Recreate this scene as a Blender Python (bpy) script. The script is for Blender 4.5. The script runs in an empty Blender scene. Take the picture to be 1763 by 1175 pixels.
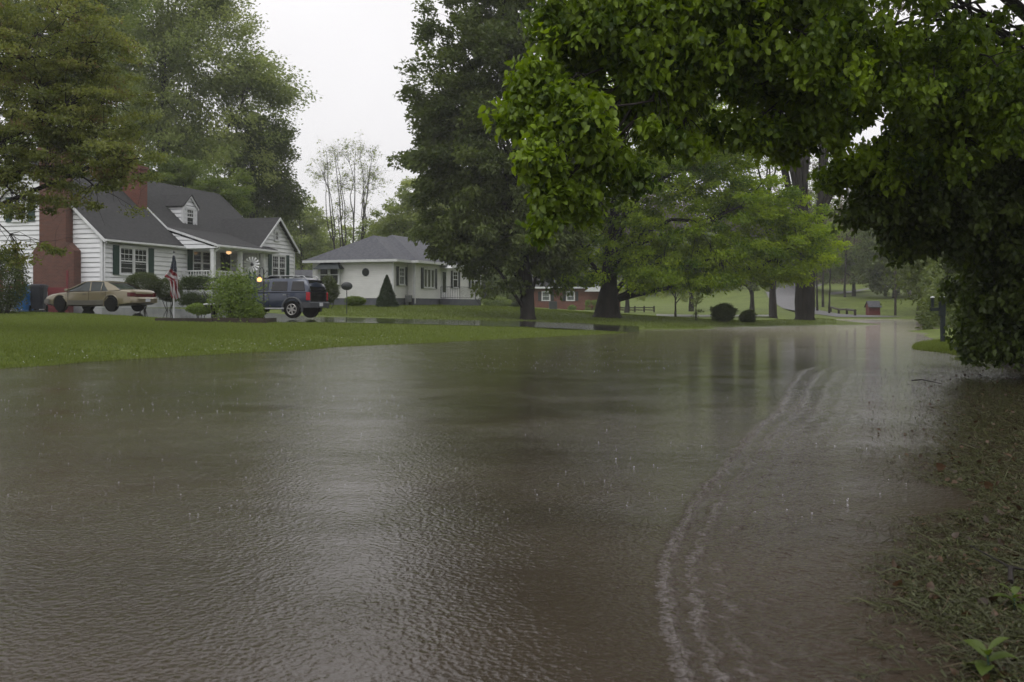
import bpy, math, random
import numpy as np
from mathutils import Vector, Matrix
R = math.radians
random.seed(7)
SC = bpy.context.scene
COL = SC.collection

# ---------------------------------------------------------------- camera
F, CX, HY, EYE = 1714.0, 881.5, 528.0, 1.2      # focal length in photo pixels, centre, horizon row, eye height (m)
cam_data = bpy.data.cameras.new("camera")
cam = bpy.data.objects.new("camera", cam_data)
COL.objects.link(cam)
cam.location = (0, 0, EYE)
cam.rotation_euler = (R(90), 0, 0)
cam_data.sensor_width = 36.0
cam_data.lens = F / 1763.0 * 36.0
cam_data.shift_y = -(587.5 - HY) / 1763.0
cam_data.clip_start = 0.05
cam_data.clip_end = 6000
cam_data.dof.use_dof = True
cam_data.dof.focus_distance = 13.0
cam_data.dof.aperture_fstop = 5.0
SC.camera = cam

# ---------------------------------------------------------------- world: overcast rain sky
world = bpy.data.worlds.new("World")
SC.world = world
world.use_nodes = True
wn, wl = world.node_tree.nodes, world.node_tree.links
wn.clear()
SUN_EL, SUN_AZ = R(58), R(200)
sky = wn.new("ShaderNodeTexSky"); sky.sky_type = 'NISHITA'; sky.sun_disc = False
sky.sun_elevation = SUN_EL; sky.sun_rotation = SUN_AZ
hs = wn.new("ShaderNodeHueSaturation"); hs.inputs['Saturation'].default_value = 0.12
wl.new(sky.outputs[0], hs.inputs['Color'])
tc = wn.new("ShaderNodeTexCoord"); sep = wn.new("ShaderNodeSeparateXYZ")
wl.new(tc.outputs['Generated'], sep.inputs[0])
cr = wn.new("ShaderNodeValToRGB")               # cloud deck: brighter towards the zenith
e = cr.color_ramp.elements
e[0].position = 0.0; e[0].color = (0.70, 0.688, 0.705, 1)
e[1].position = 1.0; e[1].color = (0.99, 0.985, 0.99, 1)
el = cr.color_ramp.elements.new(0.30); el.color = (0.81, 0.797, 0.812, 1)
wl.new(sep.outputs['Z'], cr.inputs[0])
nz = wn.new("ShaderNodeTexNoise"); nz.inputs['Scale'].default_value = 2.2; nz.inputs['Detail'].default_value = 4
wl.new(tc.outputs['Generated'], nz.inputs['Vector'])
mr = wn.new("ShaderNodeMapRange"); mr.inputs['To Min'].default_value = 12.0; mr.inputs['To Max'].default_value = 14.0
mr.inputs['From Min'].default_value = 0.3; mr.inputs['From Max'].default_value = 0.7
wl.new(nz.outputs['Fac'], mr.inputs['Value'])
vm = wn.new("ShaderNodeVectorMath"); vm.operation = 'SCALE'
wl.new(cr.outputs[0], vm.inputs[0]); wl.new(mr.outputs[0], vm.inputs['Scale'])
mx = wn.new("ShaderNodeMix"); mx.data_type = 'RGBA'; mx.inputs['Factor'].default_value = 0.93
wl.new(hs.outputs[0], mx.inputs['A']); wl.new(vm.outputs[0], mx.inputs['B'])
bg = wn.new("ShaderNodeBackground"); bg.inputs['Strength'].default_value = 0.1
wo = wn.new("ShaderNodeOutputWorld")
wl.new(mx.outputs['Result'], bg.inputs['Color']); wl.new(bg.outputs[0], wo.inputs['Surface'])

sun_d = bpy.data.lights.new("sun", 'SUN'); sun_d.energy = 1.0; sun_d.angle = R(40); sun_d.color = (1.0, 0.98, 0.95)
sun = bpy.data.objects.new("sun", sun_d); COL.objects.link(sun)
# direction towards the sun, matching the sky texture's rotation (0 = +Y, clockwise)
sd = Vector((math.sin(SUN_AZ) * math.cos(SUN_EL), math.cos(SUN_AZ) * math.cos(SUN_EL), math.sin(SUN_EL)))
sun.rotation_euler = sd.to_track_quat('Z', 'Y').to_euler()

SC.view_settings.view_transform = 'Standard'
SC.view_settings.look = 'None'
SC.view_settings.exposure = 0.0
SC.view_settings.gamma = 1.0
cy = SC.cycles
cy.max_bounces = 7; cy.diffuse_bounces = 3; cy.glossy_bounces = 3; cy.transmission_bounces = 4
cy.transparent_max_bounces = 8; cy.volume_bounces = 2
cy.caustics_reflective = False; cy.caustics_refractive = False
cy.sample_clamp_indirect = 6.0
try:
    cy.use_denoising = True
except Exception:
    pass

# ---------------------------------------------------------------- helpers
def X(px, Y): return (px - CX) / F * Y
def Z(py, Y): return EYE - (py - HY) / F * Y
def P(px, py, Y): return Vector((X(px, Y), Y, Z(py, Y)))

def link(o, parent=None):
    COL.objects.link(o)
    if parent is not None: o.parent = parent
    return o
def tag(o, label=None, cat=None, group=None, kind=None):
    if label: o['label'] = label
    if cat: o['category'] = cat
    if group: o['group'] = group
    if kind: o['kind'] = kind
    return o
def empty(name, loc, rz=0.0):
    o = bpy.data.objects.new(name, None); COL.objects.link(o)
    o.location = loc; o.rotation_euler = (0, 0, rz); o.empty_display_size = 0.3
    return o
def copy_tree(o, parent=None):
    c = o.copy(); COL.objects.link(c)
    if parent is not None: c.parent = parent
    for ch in list(o.children): copy_tree(ch, c)
    return c

class MB:
    """collects simple solids and links them as one mesh object"""
    def __init__(s): s.v = []; s.f = []; s.mi = []; s.m = 0
    def add(s, vs, fs):
        n = len(s.v); s.v += [tuple(q) for q in vs]
        for f in fs: s.f.append([n + i for i in f]); s.mi.append(s.m)
        return s
    def box(s, c, d, rz=0.0, rx=0.0, ry=0.0):
        hx, hy, hz = d[0] / 2, d[1] / 2, d[2] / 2
        vs = [Vector((a * hx, b * hy, k * hz)) for a in (-1, 1) for b in (-1, 1) for k in (-1, 1)]
        M = Matrix.Rotation(rz, 3, 'Z') @ Matrix.Rotation(ry, 3, 'Y') @ Matrix.Rotation(rx, 3, 'X')
        vs = [M @ v + Vector(c) for v in vs]
        return s.add(vs, [(0, 1, 3, 2), (4, 6, 7, 5), (0, 4, 5, 1), (2, 3, 7, 6), (0, 2, 6, 4), (1, 5, 7, 3)])
    def b2(s, a, b):
        c = [(a[i] + b[i]) / 2 for i in range(3)]; d = [abs(a[i] - b[i]) for i in range(3)]
        return s.box(c, d)
    def tube(s, pts, r, n=8, cap=True):
        pts = [Vector(p) for p in pts]
        rs = r if isinstance(r, (list, tuple)) else [r] * len(pts)
        rings = []; up = None
        for i, p in enumerate(pts):
            t = (pts[min(i + 1, len(pts) - 1)] - pts[max(i - 1, 0)]).normalized()
            if up is None:
                up = Vector((0, 0, 1)) if abs(t.z) < 0.9 else Vector((1, 0, 0))
            a = t.cross(up).normalized(); b = a.cross(t).normalized(); up = b
            rings.append([p + (a * math.cos(k * 2 * math.pi / n) + b * math.sin(k * 2 * math.pi / n)) * rs[i] for k in range(n)])
        return s.loft(rings, cap)
    def loft(s, rings, cap=True):
        n = len(rings[0]); vs = [v for r_ in rings for v in r_]; fs = []
        for i in range(len(rings) - 1):
            for k in range(n):
                k2 = (k + 1) % n
                fs.append((i * n + k, i * n + k2, (i + 1) * n + k2, (i + 1) * n + k))
        if cap:
            fs.append(tuple(range(n - 1, -1, -1))); fs.append(tuple((len(rings) - 1) * n + k for k in range(n)))
        return s.add(vs, fs)
    def lathe(s, prof, c=(0, 0, 0), n=16, axis='Z'):
        rings = []
        for (r, h) in prof:
            ring = []
            for k in range(n):
                a = k * 2 * math.pi / n; p = (r * math.cos(a), r * math.sin(a), h)
                if axis == 'Y': p = (p[0], p[2], p[1])
                if axis == 'X': p = (p[2], p[0], p[1])
                ring.append(Vector(p) + Vector(c))
            rings.append(ring)
        return s.loft(rings, True)
    def prism(s, poly, thick, origin=(0, 0, 0), ax=(1, 0, 0), ay=(0, 0, 1)):
        """poly in (a, b) along ax, ay; thickness along ax x ay both ways from origin"""
        ax = Vector(ax); ay = Vector(ay); n = ax.cross(ay).normalized(); o = Vector(origin)
        a = [o + ax * p[0] + ay * p[1] for p in poly]; b = [q + n * thick for q in a]; m = len(poly)
        fs = [tuple(range(m - 1, -1, -1)), tuple(range(m, 2 * m))] + [(i, (i + 1) % m, m + (i + 1) % m, m + i) for i in range(m)]
        return s.add(a + b, fs)
    def mesh(s, name, mats, smooth=False):
        me = bpy.data.meshes.new(name); me.from_pydata(s.v, [], s.f)
        for m in (mats if isinstance(mats, (list, tuple)) else [mats]): me.materials.append(m)
        if max(s.mi, default=0) > 0: me.polygons.foreach_set('material_index', s.mi)
        if smooth: me.polygons.foreach_set('use_smooth', [True] * len(me.polygons))
        me.update()
        return me
    def build(s, name, mats, parent=None, smooth=False, bevel=0.0, loc=None):
        o = bpy.data.objects.new(name, s.mesh(name, mats, smooth)); link(o, parent)
        import bmesh
        bm = bmesh.new(); bm.from_mesh(o.data); bmesh.ops.recalc_face_normals(bm, faces=bm.faces); bm.to_mesh(o.data); bm.free()
        if smooth: o.data.set_sharp_from_angle(angle=R(38))
        if bevel > 0:
            b = o.modifiers.new('bevel', 'BEVEL'); b.width = bevel; b.segments = 2; b.limit_method = 'ANGLE'
        if loc is not None: o.location = loc
        return o

def np_mesh(name, V, Fq, mats, attrs=None, mi=None, smooth=False):
    """V (n,3); Fq (m,k) faces of one size"""
    me = bpy.data.meshes.new(name)
    V = np.asarray(V, dtype=np.float32); Fq = np.asarray(Fq, dtype=np.int32)
    m, k = Fq.shape
    me.vertices.add(len(V)); me.vertices.foreach_set('co', V.ravel())
    me.loops.add(m * k); me.loops.foreach_set('vertex_index', Fq.ravel())
    me.polygons.add(m); me.polygons.foreach_set('loop_start', np.arange(m, dtype=np.int32) * k)
    if smooth: me.polygons.foreach_set('use_smooth', np.ones(m, dtype=bool))
    else: me.polygons.foreach_set('use_smooth', np.zeros(m, dtype=bool))
    for mt in (mats if isinstance(mats, (list, tuple)) else [mats]): me.materials.append(mt)
    if mi is not None: me.polygons.foreach_set('material_index', np.asarray(mi, dtype=np.int32))
    for nm, (dom, arr) in (attrs or {}).items():
        a = me.attributes.new(nm, 'FLOAT', dom); a.data.foreach_set('value', np.asarray(arr, dtype=np.float32))
    me.update(calc_edges=True)
    return me

# ---------------------------------------------------------------- materials
def mat(name, col, rough=0.6, col2=None, scale=4.0, bump=0.0, bscale=None, metal=0.0, spec=0.5, emit=None, emis=0.0,
        coat=0.0, stretch=(1, 1, 1), detail=5.0, alpha=None):
    m = bpy.data.materials.new(name); m.use_nodes = True
    nt = m.node_tree; N, L = nt.nodes, nt.links
    b = N['Principled BSDF']
    b.inputs['Base Color'].default_value = (*col, 1); b.inputs['Roughness'].default_value = rough
    b.inputs['Metallic'].default_value = metal; b.inputs['Specular IOR Level'].default_value = spec
    b.inputs['Coat Weight'].default_value = coat; b.inputs['Coat Roughness'].default_value = 0.05
    if emit: b.inputs['Emission Color'].default_value = (*emit, 1); b.inputs['Emission Strength'].default_value = emis
    if col2 is None: col2 = tuple(c * 0.82 for c in col)
    t = N.new('ShaderNodeTexCoord'); mp = N.new('ShaderNodeMapping'); mp.inputs['Scale'].default_value = stretch
    L.new(t.outputs['Object'], mp.inputs[0])
    n = N.new('ShaderNodeTexNoise'); n.inputs['Scale'].default_value = scale; n.inputs['Detail'].default_value = detail
    L.new(mp.outputs[0], n.inputs['Vector'])
    r = N.new('ShaderNodeValToRGB'); r.color_ramp.elements[0].position = 0.35; r.color_ramp.elements[1].position = 0.68
    r.color_ramp.elements[0].color = (*col2, 1); r.color_ramp.elements[1].color = (*col, 1)
    L.new(n.outputs['Fac'], r.inputs[0]); L.new(r.outputs[0], b.inputs['Base Color'])
    if bump > 0:
        n2 = N.new('ShaderNodeTexNoise'); n2.inputs['Scale'].default_value = bscale or scale * 6; n2.inputs['Detail'].default_value = 4
        L.new(mp.outputs[0], n2.inputs['Vector'])
        bp = N.new('ShaderNodeBump'); bp.inputs['Strength'].default_value = 0.6; bp.inputs['Distance'].default_value = bump
        L.new(n2.outputs['Fac'], bp.inputs['Height']); L.new(bp.outputs[0], b.inputs['Normal'])
    return m

def leaf_mat(name, dark, light, trans=0.35, rough=0.42, accent=None):
    """foliage: two leaf colours mixed by the per-leaf 'tint' value; thin, wet, lets light through"""
    m = bpy.data.materials.new(name); m.use_nodes = True
    N, L = m.node_tree.nodes, m.node_tree.links
    b = N['Principled BSDF']; out = N['Material Output']
    a = N.new('ShaderNodeAttribute'); a.attribute_name = 'tint'
    r = N.new('ShaderNodeValToRGB'); r.color_ramp.elements[0].color = (*dark, 1); r.color_ramp.elements[1].color = (*light, 1)
    if accent:
        r.color_ramp.elements[1].position = 0.82
        x = r.color_ramp.elements.new(0.97); x.color = (*accent, 1)
    L.new(a.outputs['Fac'], r.inputs[0]); L.new(r.outputs[0], b.inputs['Base Color'])
    b.inputs['Roughness'].default_value = rough; b.inputs['Specular IOR Level'].default_value = 0.35
    t = N.new('ShaderNodeBsdfTranslucent')
    hs_ = N.new('ShaderNodeHueSaturation'); hs_.inputs['Saturation'].default_value = 1.15; hs_.inputs['Value'].default_value = 1.25
    L.new(r.outputs[0], hs_.inputs['Color']); L.new(hs_.outputs[0], t.inputs['Color'])
    mxs = N.new('ShaderNodeMixShader'); mxs.inputs[0].default_value = trans
    L.new(b.outputs[0], mxs.inputs[1]); L.new(t.outputs[0], mxs.inputs[2]); L.new(mxs.outputs[0], out.inputs['Surface'])
    return m

def brick_mat(name, c1, c2, mortar, s=4.0):
    m = bpy.data.materials.new(name); m.use_nodes = True
    N, L = m.node_tree.nodes, m.node_tree.links; b = N['Principled BSDF']
    t = N.new('ShaderNodeTexCoord'); sp = N.new('ShaderNodeSeparateXYZ'); ad = N.new('ShaderNodeMath'); cb = N.new('ShaderNodeCombineXYZ')
    L.new(t.outputs['Object'], sp.inputs[0]); L.new(sp.outputs['X'], ad.inputs[0]); L.new(sp.outputs['Y'], ad.inputs[1])
    L.new(ad.outputs[0], cb.inputs['X']); L.new(sp.outputs['Z'], cb.inputs['Y'])
    k = N.new('ShaderNodeTexBrick'); k.inputs['Scale'].default_value = s
    k.inputs['Color1'].default_value = (*c1, 1); k.inputs['Color2'].default_value = (*c2, 1); k.inputs['Mortar'].default_value = (*mortar, 1)
    k.inputs['Mortar Size'].default_value = 0.02; k.inputs['Brick Width'].default_value = 0.85; k.inputs['Row Height'].default_value = 0.27
    L.new(cb.outputs[0], k.inputs['Vector'])
    n = N.new('ShaderNodeTexNoise'); n.inputs['Scale'].default_value = 1.7; n.inputs['Detail'].default_value = 5
    L.new(t.outputs['Object'], n.inputs['Vector'])
    mp = N.new('ShaderNodeMapRange'); mp.inputs['To Min'].default_value = 0.65; mp.inputs['To Max'].default_value = 1.2
    L.new(n.outputs['Fac'], mp.inputs['Value'])
    v = N.new('ShaderNodeVectorMath'); v.operation = 'SCALE'
    L.new(k.outputs['Color'], v.inputs[0]); L.new(mp.outputs[0], v.inputs['Scale'])
    L.new(v.outputs[0], b.inputs['Base Color']); b.inputs['Roughness'].default_value = 0.8
    bp = N.new('ShaderNodeBump'); bp.inputs['Distance'].default_value = 0.01; bp.inputs['Strength'].default_value = 0.5
    L.new(k.outputs['Fac'], bp.inputs['Height']); bp.invert = True; L.new(bp.outputs[0], b.inputs['Normal'])
    return m

M = {}
M['siding'] = mat('white_siding', (0.76, 0.77, 0.79), 0.5, (0.66, 0.67, 0.69), 1.6, stretch=(1, 1, 3))
M['siding2'] = mat('cream_siding', (0.78, 0.78, 0.77), 0.5, (0.71, 0.71, 0.70), 1.3, stretch=(1, 1, 3))
M['trim'] = mat('white_trim', (0.68, 0.69, 0.70), 0.45, (0.56, 0.57, 0.58), 3)
M['found_white'] = mat('white_foundation', (0.50, 0.51, 0.53), 0.8, (0.38, 0.39, 0.41), 2.5, bump=0.01)
M['found_grey'] = mat('grey_foundation', (0.12, 0.125, 0.15), 0.8, (0.09, 0.095, 0.115), 3, bump=0.01)
M['shingle'] = mat('grey_shingle', (0.040, 0.039, 0.041), 0.9, (0.022, 0.022, 0.024), 5, bump=0.02, bscale=26, stretch=(1, 1, 2))
M['shingle2'] = mat('blue_grey_shingle', (0.105, 0.107, 0.125), 0.85, (0.058, 0.060, 0.072), 6, bump=0.02, bscale=22, detail=8)
M['shutter'] = mat('green_shutter', (0.012, 0.045, 0.036), 0.5)
M['shutter_dark'] = mat('dark_shutter', (0.014, 0.022, 0.026), 0.5)
M['glass'] = mat('window_glass', (0.02, 0.023, 0.024), 0.08, (0.035, 0.038, 0.036), 1.0, spec=0.6)
M['curtain_glass'] = mat('curtained_glass', (0.20, 0.22, 0.21), 0.12, (0.05, 0.06, 0.06), 1.6, spec=0.6, stretch=(6, 6, 0.5))
M['door_dark'] = mat('dark_door', (0.022, 0.02, 0.02), 0.3)
M['brick'] = brick_mat('old_brick', (0.13, 0.048, 0.032), (0.09, 0.036, 0.026), (0.12, 0.085, 0.07))
M['brick_red'] = brick_mat('red_brick', (0.17, 0.048, 0.030), (0.12, 0.036, 0.026), (0.16, 0.12, 0.10))
M['red_wood'] = mat('red_painted_wood', (0.15, 0.016, 0.02), 0.55)
M['dark_iron'] = mat('dark_iron', (0.012, 0.012, 0.014), 0.45)
M['grey_metal'] = mat('grey_metal', (0.30, 0.31, 0.32), 0.35, metal=0.6)
M['dark_metal'] = mat('dark_metal', (0.03, 0.035, 0.036), 0.5, metal=0.2)
M['bark'] = mat('wet_bark', (0.030, 0.024, 0.021), 0.75, (0.011, 0.009, 0.008), 5, bump=0.05, bscale=9, stretch=(1, 1, 0.22), spec=0.3)
M['bark_far'] = mat('grey_bark', (0.060, 0.052, 0.048), 0.8, (0.03, 0.027, 0.025), 5, bump=0.03, bscale=9, stretch=(1, 1, 0.25))
M['timber'] = mat('wet_timber', (0.045, 0.028, 0.022), 0.6, (0.02, 0.014, 0.011), 4, bump=0.01, stretch=(0.3, 1, 1))
M['rubber'] = mat('tyre_rubber', (0.007, 0.007, 0.007), 0.9, spec=0.15)
M['lamp_glow'] = mat('lamp_glow', (0.9, 0.6, 0.25), 0.5, emit=(1.0, 0.50, 0.15), emis=2.0)
M['lamp_soft'] = mat('lamp_soft', (0.9, 0.6, 0.3), 0.5, emit=(1.0, 0.60, 0.28), emis=1.0)
M['gravel'] = mat('wet_gravel', (0.135, 0.13, 0.14), 0.55, (0.085, 0.083, 0.09), 3, bump=0.02, bscale=20)
M['asphalt'] = mat('wet_road', (0.11, 0.105, 0.10), 0.3, (0.07, 0.068, 0.066), 1.2, bump=0.004, bscale=30)

# ---------------------------------------------------------------- terrain (heights in metres over the flood level z = 0)
def Yz(py, z): return (EYE - z) * F / (py - HY)      # distance at which height z shows on row py
def cp(px, py, Y): return (X(px, Y), Y, Z(py, Y))
def cz(px, py, z): Y = Yz(py, z); return (X(px, Y), Y, z)
FRONT = [(-150, 534, 46), (0, 537, 45), (100, 539, 44.5), (200, 543.5, 44), (275, 548, 42.5), (330, 550.5, 42), (460, 556, 40), (560, 556, 40.5),
         (700, 558.5, 42), (800, 561, 43.5), (900, 563.5, 45), (1000, 568, 46), (1100, 574, 46.5)]
BACK = [(-150, 528, 51), (0, 530, 51.5), (178, 530.5, 49.3), (300, 532, 50.5), (440, 538, 51), (540, 546.5, 48.5), (600, 547.5, 48.5),
        (700, 550, 49.5), (800, 552, 51), (900, 553.5, 53), (1000, 557, 54), (1100, 563, 54)]
SHORE = [(-200, 652), (-100, 642), (0, 632), (100, 625), (200, 618), (300, 613), (400, 607), (550, 598), (625, 594.5), (700, 592), (770, 588), (850, 584), (930, 580.5), (1000, 577), (1060, 574.5)]
CT = []
for a in FRONT[:-1]: CT.append(cp(*a))
for a in BACK[:-1]: CT.append(cp(*a))
for a in SHORE: CT.append(cz(a[0], a[1], 0.0))
for a in SHORE[::2]:                                  # road bed under the water, lawn just behind the edge
    CT.append((X(a[0], Yz(a[1], 0) * 0.86), Yz(a[1], 0) * 0.86, -0.12))
for (px, py) in [(0, 600), (200, 590), (400, 583), (550, 577), (700, 573.5), (850, 571.5), (970, 570)]:
    CT.append(cz(px, py, 0.0 if False else {0: .33, 200: .33, 400: .30, 550: .28, 700: .22, 850: .15, 970: .07}[px]))
CT += [cz(1100, 567.5, 0), cz(1180, 567.5, 0), cz(1250, 566, 0), cz(1320, 563, 0), cz(1385, 561, 0), cz(1425, 557, 0)]
CT += [cp(1100, 551, 60), cp(1200, 553, 60), cp(1300, 552, 66), cp(1043, 541.5, 62), cp(1000, 546, 61), cp(907, 550.5, 55), cp(1383, 546, 68), cp(1340, 549, 67), cp(1420, 549.5, 70)]
CT += [cp(1150, 546, 84), cp(1320, 544.5, 84), cp(1200, 540, 95), cp(1100, 540, 95), cp(960, 538, 100), cp(1300, 538, 100)]
CT += [cp(905, 528, 118), cp(1010, 535.5, 118), cp(700, 527, 64.5), cp(560, 526, 66), cp(830, 526, 78), cp(850, 530, 100), cp(640, 536, 56), cp(760, 537, 58), cp(850, 541, 58), cp(950, 545, 60)]
# house ground, left
CT += [(-20.6, 49.9, 1.1), (-18.9, 56, 1.15), (-15.1, 62.6, 1.2), (-13.5, 67, 1.2), (-26, 53, 1.15), (-30, 60, 1.3), (-40, 60, 1.3), (-24, 75, 1.4), (-5, 70, 1.3), (-10, 90, 1.4), (5, 100, .8)]
CT += [(-30, 40, .9), (-45, 40, 1.0), (-60, 60, 1.4), (-30, 25, .25), (-45, 20, .2), (-60, 30, .6)]
# road bed, open flood
CT += [(0, 3, -.25), (0, 8, -.25), (0, 14, -.25), (-6, 8, -.25), (-10, 12, -.2), (-12, 4, -.25), (0, 22, -.22), (5, 30, -.22), (6, 40, -.2), (9, 50, -.2), (13, 58, -.18),
       (18, 68, -.25), (24, 78, -.3), (30, 88, -.3)] + [(X(px, Yv), Yv, -.3) for px in (1400, 1450, 1500, 1550) for Yv in (62, 74, 84, 90)] + [(22, 58, -.2), (-20, 12, -.15), (-40, 8, -.1), (0, -10, -.2), (-20, -10, -.2), (3, 12, -.25), (2.4, 6, -.25)]
# right bank: barely drowned verge, then a little patch above water
for Yv in (3.2, 4.2, 5.5, 7.5, 10, 13, 17):
    CT += [(.30 * Yv, Yv, -.15), (.355 * Yv, Yv, -.07), (.41 * Yv, Yv, -.035), (.50 * Yv, Yv, -.018), (.62 * Yv, Yv, .02)]
CT += [(12, 20, .1), (20, 30, .3), (9, 20.5, -.01), (8, 3, .15), (12, -5, .2), (30, 10, .6), (6.6, 20, -.12), (8.8, 26, -.1)]
for (px, py, z) in [(1600, 607, -.01), (1590, 592, 0), (1598, 580, 0), (1640, 600, .05), (1640, 585, .12), (1700, 600, .06), (1700, 580, .14), (1760, 605, .05), (1622, 566, 0), (1612, 556, 0), (1592, 550.5, 0), (1560, 556, -.2), (1570, 566, -.2), (1592, 571, -.12), (1602, 562, -.12), (1560, 580, -.15), (1560, 595, -.15), (1690, 560, .3), (1740, 556, .5)]:
    CT.append(cz(px, py, z))
# far end: road coming out of the water, hill
CT += [cz(1500, 549.5, 0), cz(1560, 550, 0), cz(1440, 549.5, 0), cp(1500, 543, 108), cp(1541, 545.5, 112), cp(1600, 545, 115), cp(1420, 541, 104), cp(1395, 541, 104),
       cp(1345, 530, 125), cp(1325, 515, 140), cp(1318, 500, 152), cp(1380, 510, 140), cp(1380, 495, 155), cp(1430, 512, 150), cp(1500, 512, 150), cp(1500, 490, 180), cp(1600, 500, 170), cp(1430, 492, 180), cp(1590, 475, 210),
       cp(1150, 528, 125), cp(1250, 515, 150), cp(1250, 495, 180), cp(1100, 505, 180), cp(1000, 522, 150), cp(1200, 470, 230), cp(1400, 465, 230), cp(1600, 440, 260), cp(1000, 500, 240),
       (60, 90, 2.0), (80, 130, 7), (110, 200, 16), (60, 60, 1.5), (200, 100, 12)]
CT += [cp(850, 520, 160), cp(600, 510, 200), cp(400, 505, 200), cp(0, 500, 200), cp(800, 480, 300), cp(1400, 400, 400), cp(1000, 430, 400), cp(1763, 380, 400), cp(200, 480, 350), (-200, 150, 4), (-400, 300, 10), (0, 540, 28), (-600, 540, 28), (600, 540, 34), (600, 200, 30), (-600, 0, 5), (600, -100, 10), (0, -120, 2), (-60, -40, .3), (40, -40, 1)]
CT = np.array(CT, dtype=float)
_d = np.linalg.norm(CT[:, None, :2] - CT[None, :, :2], axis=2)
_K = -_d + np.eye(len(CT)) * 0.25
_A = np.zeros((len(CT) + 1,) * 2); _A[:-1, :-1] = _K; _A[:-1, -1] = 1; _A[-1, :-1] = 1
_w = np.linalg.solve(_A, np.append(CT[:, 2], 0))
def gz_arr(x, y):
    x = np.asarray(x, dtype=float); y = np.asarray(y, dtype=float); sh = x.shape
    q = np.stack([x.ravel(), y.ravel()], 1); out = np.empty(len(q))
    for i in range(0, len(q), 20000):
        d = np.sqrt(((q[i:i + 20000, None, :] - CT[None, :, :2]) ** 2).sum(2))
        out[i:i + 20000] = -d @ _w[:-1] + _w[-1]
    # small uneven humps on the drowned verge so that it breaks the surface in patches
    vx, vy = q[:, 0], q[:, 1]
    edge = np.clip((vx - (0.30 * vy + 0.35)) / 0.8, 0, 1) * np.clip((26 - vy) / 6, 0, 1)
    out += edge * 0.013 * (np.sin(vx * 5.1 + 1.3 * np.sin(vy * 2.3)) * np.sin(vy * 3.7 + 1.1 * np.sin(vx * 3.1)) + 0.5 * np.sin(vx * 13 + vy * 4) * np.sin(vy * 11))
    near = (edge > 0) & (vy < 19) & (vx < .60 * vy)
    out = np.where(near, np.minimum(out, -.007), out)
    return out.reshape(sh)
def gz(x, y): return float(gz_arr([x], [y])[0])

def ground_mat():
    m = bpy.data.materials.new('lawn_ground'); m.use_nodes = True
    N, L = m.node_tree.nodes, m.node_tree.links; b = N['Principled BSDF']
    t = N.new('ShaderNodeTexCoord')
    def noise(s, d=5):
        n = N.new('ShaderNodeTexNoise'); n.inputs['Scale'].default_value = s; n.inputs['Detail'].default_value = d
        L.new(t.outputs['Object'], n.inputs['Vector']); return n
    n1, n2, n3 = noise(0.35), noise(3.5, 8), noise(28, 3)
    r1 = N.new('ShaderNodeValToRGB'); q = r1.color_ramp.elements
    q[0].position = .32; q[0].color = (0.095, 0.125, 0.024, 1); q[1].position = .68; q[1].color = (0.14, 0.18, 0.038, 1)
    L.new(n1.outputs['Fac'], r1.inputs[0])
    r2 = N.new('ShaderNodeValToRGB'); q = r2.color_ramp.elements
    q[0].position = .3; q[0].color = (0.55, 0.6, 0.5, 1); q[1].position = .7; q[1].color = (1.25, 1.2, 1.15, 1)
    L.new(n2.outputs['Fac'], r2.inputs[0])
    mu = N.new('ShaderNodeMix'); mu.data_type = 'RGBA'; mu.blend_type = 'MULTIPLY'; mu.inputs['Factor'].default_value = 1
    L.new(r1.outputs[0], mu.inputs['A']); L.new(r2.outputs[0], mu.inputs['B'])
    # the verge beside the road is trampled mud and dead leaves between the grass
    at = N.new('ShaderNodeAttribute'); at.attribute_name = 'verge'
    r3 = N.new('ShaderNodeValToRGB'); q = r3.color_ramp.elements
    q[0].position = .42; q[0].color = (0.030, 0.022, 0.014, 1); q[1].position = .62; q[1].color = (0.026, 0.033, 0.013, 1)
    L.new(n2.outputs['Fac'], r3.inputs[0])
    mv = N.new('ShaderNodeMix'); mv.data_type = 'RGBA'
    L.new(at.outputs['Fac'], mv.inputs['Factor']); L.new(mu.outputs['Result'], mv.inputs['A']); L.new(r3.outputs[0], mv.inputs['B'])
    L.new(mv.outputs['Result'], b.inputs['Base Color']); b.inputs['Roughness'].default_value = 0.75
    b.inputs['Specular IOR Level'].default_value = 0.2
    bp = N.new('ShaderNodeBump'); bp.inputs['Distance'].default_value = 0.04; bp.inputs['Strength'].default_value = 0.8
    ad = N.new('ShaderNodeMath'); L.new(n2.outputs['Fac'], ad.inputs[0]); L.new(n3.outputs['Fac'], ad.inputs[1])
    L.new(ad.outputs[0], bp.inputs['Height']); L.new(bp.outputs[0], b.inputs['Normal'])
    return m
M['ground'] = ground_mat()

rows = np.concatenate([[-120, -80, -40, -15, -6, -2, 0, 1], np.geomspace(1.5, 140, 330), np.geomspace(143, 540, 40)])
cols = np.concatenate([[-8, -4, -2.2, -1.4, -1.0, -.8], np.linspace(-.66, .66, 260), [.8, 1.0, 1.4, 2.2, 4, 8]])
gw = np.where(rows > 2, rows, np.sqrt(np.abs(rows) ** 2 + 4))
gx, gy = np.clip(cols[None, :] * gw[:, None], -690, 690), np.repeat(rows[:, None], len(cols), 1)
gx = gx + np.arange(len(cols))[None, :] * 1e-4
gzv = gz_arr(gx, gy)
nr, nc = gx.shape
idx = np.arange(nr * nc).reshape(nr, nc)
quads = np.stack([idx[:-1, :-1], idx[:-1, 1:], idx[1:, 1:], idx[1:, :-1]], -1).reshape(-1, 4)
verge = (np.clip((gx - (0.27 * gy + 0.2)) / 0.5, 0, 1) * np.clip((24 - gy) / 5, 0, 1)).ravel()
go = bpy.data.objects.new('ground', np_mesh('ground', np.stack([gx.ravel(), gy.ravel(), gzv.ravel()], 1), quads, M['ground'], {'verge': ('POINT', verge)}, smooth=True))
link(go); tag(go, kind='structure')

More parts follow.
